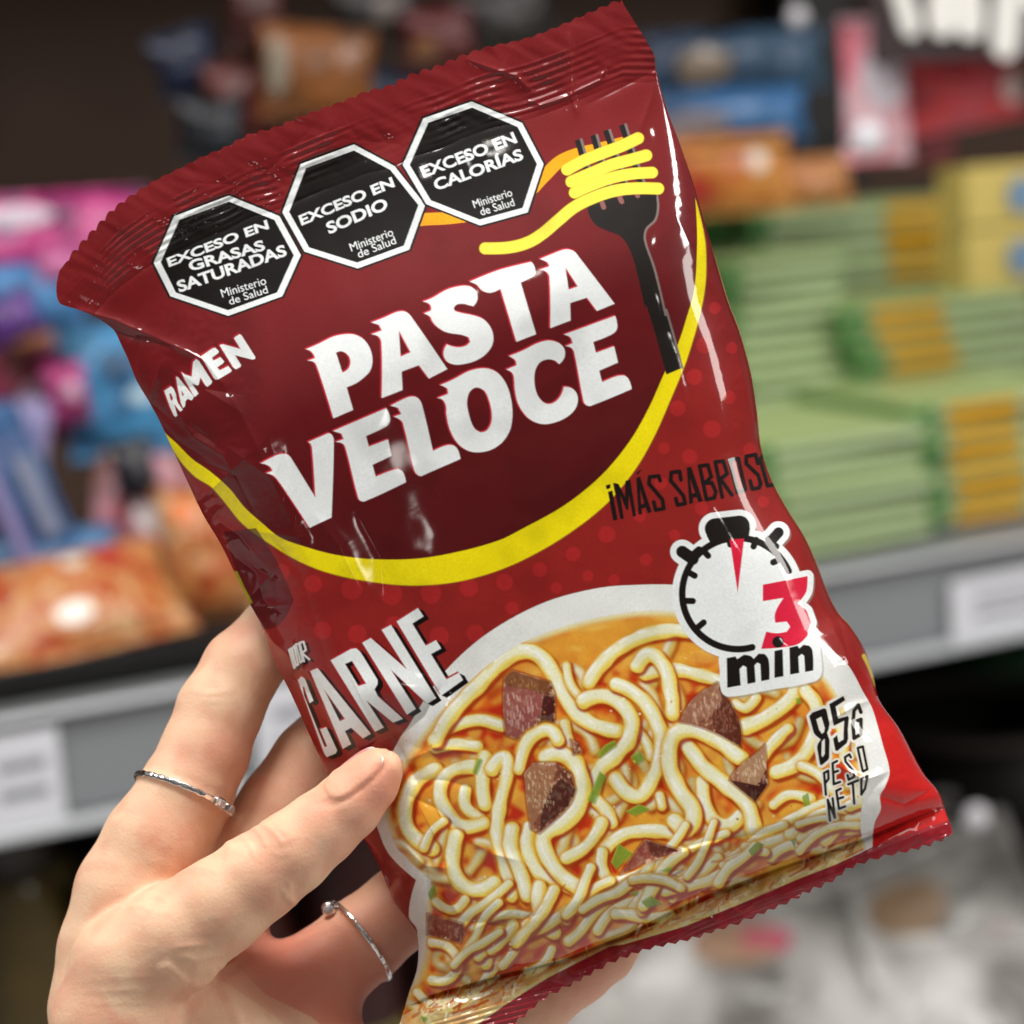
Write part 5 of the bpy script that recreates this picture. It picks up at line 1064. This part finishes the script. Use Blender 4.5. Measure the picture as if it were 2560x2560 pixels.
# stacked cartons
ORD = ['bottom', 'second', 'third', 'fourth', 'fifth', 'sixth', 'seventh', 'eighth', 'ninth', 'tenth', 'eleventh', 'twelfth', 'thirteenth', 'fourteenth', 'fifteenth', 'sixteenth', 'seventeenth', 'eighteenth', 'nineteenth', 'twentieth', 'twenty-first', 'twenty-second']
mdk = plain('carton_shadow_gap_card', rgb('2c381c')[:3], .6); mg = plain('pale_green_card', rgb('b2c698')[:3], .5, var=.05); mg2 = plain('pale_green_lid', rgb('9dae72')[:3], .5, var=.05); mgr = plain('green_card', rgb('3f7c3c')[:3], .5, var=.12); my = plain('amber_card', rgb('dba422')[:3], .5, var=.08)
def carton_proto(w, d, h, end, patch):
    e = empty('green_carton', (0, 0, 0), 'x', 'carton', 'pale green cartons stacked on the shelf'); box('gap_shade_strip', w * .975, d * .97, h * .2, mdk, e, (0, 0, 0), .0005); box('carton_body', w, d, h * .62, mg, e, (0, 0, h * .16), .001); box('carton_lid', w * 1.006, d * 1.005, h * .20, mg2, e, (0, 0, h * .78), .0008)  # dark strip under the body paints the shadow gap between cartons
    if end: box('end_panel', w * end, d * 1.004, h * .72, mgr, e, (-w / 2 + w * end / 2 - .0004, -.0004, h * .12), .0006)
    if patch: box('amber_label', w * (patch[1] - patch[0]), .001, h * .60, my, e, (-w / 2 + w * (patch[0] + patch[1]) / 2, -d / 2 - .0012, h * .17), .0003)
    return e
def copy_tree(o):
    c = o.copy(); COL.objects.link(c)
    for ch in o.children:
        q = ch.copy(); COL.objects.link(q); q.parent = c
    return c
rr = random.Random(11)
def stack(x0, x1, ybot, ytop, t, h, end, patch, where, d=.16, zbase=0.0, jit=.0045):
    a, _ = sp(x0, (ybot + ytop) / 2, t); b, _ = sp(x1, (ybot + ytop) / 2, t); _, zt = sp((x0 + x1) / 2, ytop, t); w = b - a; n = max(1, int(round((zt - zbase) / h)))
    pr = carton_proto(w, d, h, end, patch)
    for k in range(n):
        o = pr if k == 0 else copy_tree(pr); o.location = SH((a + b) / 2 + rr.uniform(-jit, jit), t + d / 2 + rr.uniform(-jit, jit), zbase + k * h); o.rotation_euler = (0, 0, YAW + rr.uniform(-.05, .05))
        o['label'] = 'pale green carton, %s of %s' % ((ORD[k] + (' from the bottom' if k else ' one')) if k < n - 1 else 'topmost', where)
    return a, b, n * h
stack(1432, 1755, 1000, 812, .03, .0108, .12, None, 'the low front stack next to the packet')
stack(1370, 1602, 1000, 470, .20, .0118, .16, None, 'the tall stack right of the packet')
stack(1604, 1960, 1000, 545, .19, .0125, .14, (.17, .52), 'the wide stack with amber labels')
stack(1726, 2080, 1000, 735, .055, .0118, .14, (.19, .55), 'the front right stack with amber labels')
stack(1420, 1830, 1000, 385, .37, .0170, .10, (.62, .90), 'the tallest stack at the back', d=.12)
# yellow cartons on the right
for k, (y0, y1, lab) in enumerate(((420, 512, 'yellow carton with a blue disc, lower of the pair'), (312, 416, 'yellow carton with a blue disc, upper of the pair'))):
    s_, z_, w_, h_ = P_(1822, y0, 2120, y1, .22); e = thing('yellow_carton', s_,   .237, .135 + k * .047, lab, 'carton', 'yellow cartons'); box('carton_body', w_, .034, .046, solid('cdb765'), e)
    V = []; r = .014; n = 24; cx = L0 = sp(1928, (y0 + y1) / 2, .22)[0] - s_
    V = [(cx + r * math.cos(2 * math.pi * j / n), -.0185, .023 + r * math.sin(2 * math.pi * j / n)) for j in range(n)] + [(cx + r * math.cos(2 * math.pi * j / n), -.0170, .023 + r * math.sin(2 * math.pi * j / n)) for j in range(n)] + [(cx, -.0185, .023)]
    o = new_mesh('printed_disc', V, np.array([[j, n + j, n + (j + 1) % n, (j + 1) % n] for j in range(n)] + [[2 * n, 2 * j, (2 * j + 1), (2 * j + 2) % n] for j in range(n // 2)]), (solid('7390ac'),), None, smooth_=False); o.parent = e
# plinth cartons that carry the yellow pair
e = thing('brown_carton', sp(1960, 450, .22)[0] + .02, .27, .0, 'plain brown carton that carries the yellow cartons', 'carton'); box('carton_body', .16, .10, .134, solid('6a5e48'), e)
# lower tier: white bags piled on the right, dark jars on the left
def bag(x0, y0, x1, y1, t, film, label, patch=None, seed=1, roll=0, tilt=-40, d=.06):
    s_, z_, w_, h_ = P_(x0, y0, x1, y1, t)
    return pouch('white_bag', w_, h_ * 1.25, d, mottle('white_bag_film', film, 16), label, 'bag', s_, t, z_, (R_(tilt), R_(roll), 0), patch, 'white bags piled on the lower tier', seed)  # grey to white contrast puts the crumple shading into the film colour
WB = ['6a6662', 'a5a29d', 'cbc9c5']
bag(1290, 1575, 1900, 1800, .20, ['77736f', 'b0ada8', 'cfcdc9'], 'largest pale grey bag under the packet corner', None, 71, 8)
bag(1560, 1690, 2080, 1960, .08, WB, 'white bag with tan panel and pink print at the right', [(-.35, .2, .55, .88, 'a08468'), (.15, .6, .25, .45, 'b5657a')], 72, -8)
bag(1180, 1790, 1720, 2060, .02, WB, 'white bag with a brown and pink print at the bottom', [(-.4, .3, .62, .9, 'a08068'), (-.05, .35, .66, .84, 'b8506a')], 73, 4)
bag(850, 1790, 1250, 2060, .04, ['6c6864', 'a9a6a1', 'c4c1bc'], 'plain white bag under the hand', [(-.2, .25, .3, .5, 'b04a60')], 74, -5)
bag(1100, 1640, 1480, 1860, .16, ['5c5854', '94908b', 'b8b5b0'], 'grey white bag below the saw-toothed seal', None, 75, -12)
bag(1700, 1850, 2200, 2120, -.02, ['7c7874', 'b5b2ae', 'cecbc7'], 'white bag in the bottom right corner', None, 76, 10)
bag(600, 1850, 960, 2100, .06, ['5c5854', '9c9994'], 'greyish bag hidden below the palm', None, 77, 6)
bag(1450, 1560, 1780, 1720, .30, ['8a8680', 'a6a29c'], 'rearmost grey bag of the pile', None, 78, 3)
bd = thing('bag_stand', sp(1500, 1800, .15)[0], .20, -.45, 'black wire crate that carries the pile of white bags', 'crate'); box('crate_body', .62, .40, .06, m_black, bd)
# round tub with a grey rim and a green lid showing behind it
def lathe(name, prof, mat, parent, n=48, o=(0, 0, 0)):
    V = [(o[0] + r * math.cos(2 * math.pi * j / n), o[1] + r * math.sin(2 * math.pi * j / n), o[2] + z) for r, z in prof for j in range(n)]
    F = [[i * n + j, i * n + (j + 1) % n, (i + 1) * n + (j + 1) % n, (i + 1) * n + j] for i in range(len(prof) - 1) for j in range(n)]
    ob = new_mesh(name, V, np.array(F), (mat,), None); ob.parent = parent; return ob
a, b = sp(1905, 1400, .24)
tb_ = thing('tub', a + .05, .34, b - .11, 'dark round tub with a grey rim below the right end of the rail', 'tub'); lathe('tub_body', [(.001, 0), (.085, 0), (.092, .02), (.10, .10), (.096, .10), (.088, .02), (.001, .015)], plain('dark_olive_plastic', rgb('1a150c')[:3], .5), tb_)
lathe('rim', [(.094, .098), (.104, .098), (.106, .103), (.104, .108), (.094, .108), (.092, .103), (.094, .098)], solid('5e5650', .4), tb_)
st_ = thing('tub_stand', a + .05, .36, -.45, 'black block that carries the round tub', 'stand'); box('stand_body', .14, .14, b - .11 + .45, m_black, st_)
s_, z_, w_, h_ = P_(1838, 1190, 2010, 1292, .42); gj = thing('green_jar', s_, .44, z_, 'green jar behind the tub, close under the rail', 'jar'); lathe('jar_body', [(.001, 0), (w_ * .5, 0), (w_ * .52, h_ * .1), (w_ * .52, h_ * .8), (w_ * .40, h_ * .95), (.001, h_ * .95)], plain('dark_green_glass', rgb('1c5a2c')[:3], .25), gj); lathe('jar_lid', [(.001, h_), (w_ * .38, h_), (w_ * .38, h_ * .96), (.001, h_ * .955)], solid('2c2a26'), gj)
js = thing('jar_stand', s_, .44, -.45, 'black block that carries the green jar', 'stand'); box('stand_body', .09, .09, z_ + .45, m_black, js)
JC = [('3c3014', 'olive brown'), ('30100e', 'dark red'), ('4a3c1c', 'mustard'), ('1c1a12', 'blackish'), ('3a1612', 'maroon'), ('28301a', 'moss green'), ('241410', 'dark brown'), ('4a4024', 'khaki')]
jm = {}
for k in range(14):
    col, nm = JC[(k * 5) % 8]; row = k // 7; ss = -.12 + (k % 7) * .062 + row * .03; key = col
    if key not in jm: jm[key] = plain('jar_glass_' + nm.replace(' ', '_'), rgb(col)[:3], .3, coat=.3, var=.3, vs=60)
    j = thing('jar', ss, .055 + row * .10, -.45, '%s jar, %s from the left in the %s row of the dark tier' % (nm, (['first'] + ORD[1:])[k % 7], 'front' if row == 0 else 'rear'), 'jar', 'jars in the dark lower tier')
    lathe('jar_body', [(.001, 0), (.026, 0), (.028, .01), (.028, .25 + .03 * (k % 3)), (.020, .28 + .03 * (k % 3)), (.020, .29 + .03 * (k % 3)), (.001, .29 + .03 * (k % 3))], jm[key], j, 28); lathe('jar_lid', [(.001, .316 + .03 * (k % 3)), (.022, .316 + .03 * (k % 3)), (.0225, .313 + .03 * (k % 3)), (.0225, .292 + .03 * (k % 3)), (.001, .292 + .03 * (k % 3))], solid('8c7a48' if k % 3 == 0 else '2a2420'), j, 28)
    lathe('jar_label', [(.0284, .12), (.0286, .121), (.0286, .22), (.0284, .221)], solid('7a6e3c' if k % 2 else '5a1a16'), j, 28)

# ---------------------------------------------------------------- light: lamps of the shop, with fill and sparkle lamps added
def area(loc, tgt, size, power, col=(1, .95, .88), sy=None, label=None, shape='DISK'):
    l = bpy.data.lights.new('shop_or_added_lamp', 'AREA'); l.energy = power; l.color = col; l.shape = 'RECTANGLE' if sy else shape; l.size = size
    if sy: l.size_y = sy
    o = bpy.data.objects.new('shop_or_added_lamp', l); COL.objects.link(o); o.location = loc
    o.rotation_euler = (Vector(tgt) - Vector(loc)).to_track_quat('-Z', 'Y').to_euler(); return o
PK = np.array(P3(1280, 1280, 0)); WARM = (1, .95, .89)
def refl(vec, dist, size, power, frm=PK, sy=None):
    v = np.array(vec, float); p = frm + v / np.linalg.norm(v) * dist; return area(tuple(p), tuple(frm), size, power, WARM, sy)
WH = (1, .975, .945)
area((-.35, -.05, 2.75), tuple(PK), .55, 17, WH)                       # the lamp right above the aisle
area((-2.7, .15, 2.9), SH(.2, 0, 0), .7, 23, WH)  # left side lamp, added to brighten the shelf fronts
area((2.6, .1, 2.9), SH(.4, 0, 0), .7, 31, WH)  # right side lamp, likewise added as fill for the shelf
area((.2, .2, 2.7), SH(.35, .1, -.1), .9, 9, WH)
refl((-.236, -.965, .114), 3.4, .14, .5); refl((.605, -.721, .339), 3.2, .12, .6); refl((-.033, -.653, .756), 2.2, .05, .16)
refl((.93, -.18, .31), 2.0, .30, 5, sy=.5)
refl((.55, -.45, .70), 2.0, .07, .7); refl((-.62, -.35, .70), 2.0, .07, .7)  # two tiny lamps added for sparkles on the seal folds
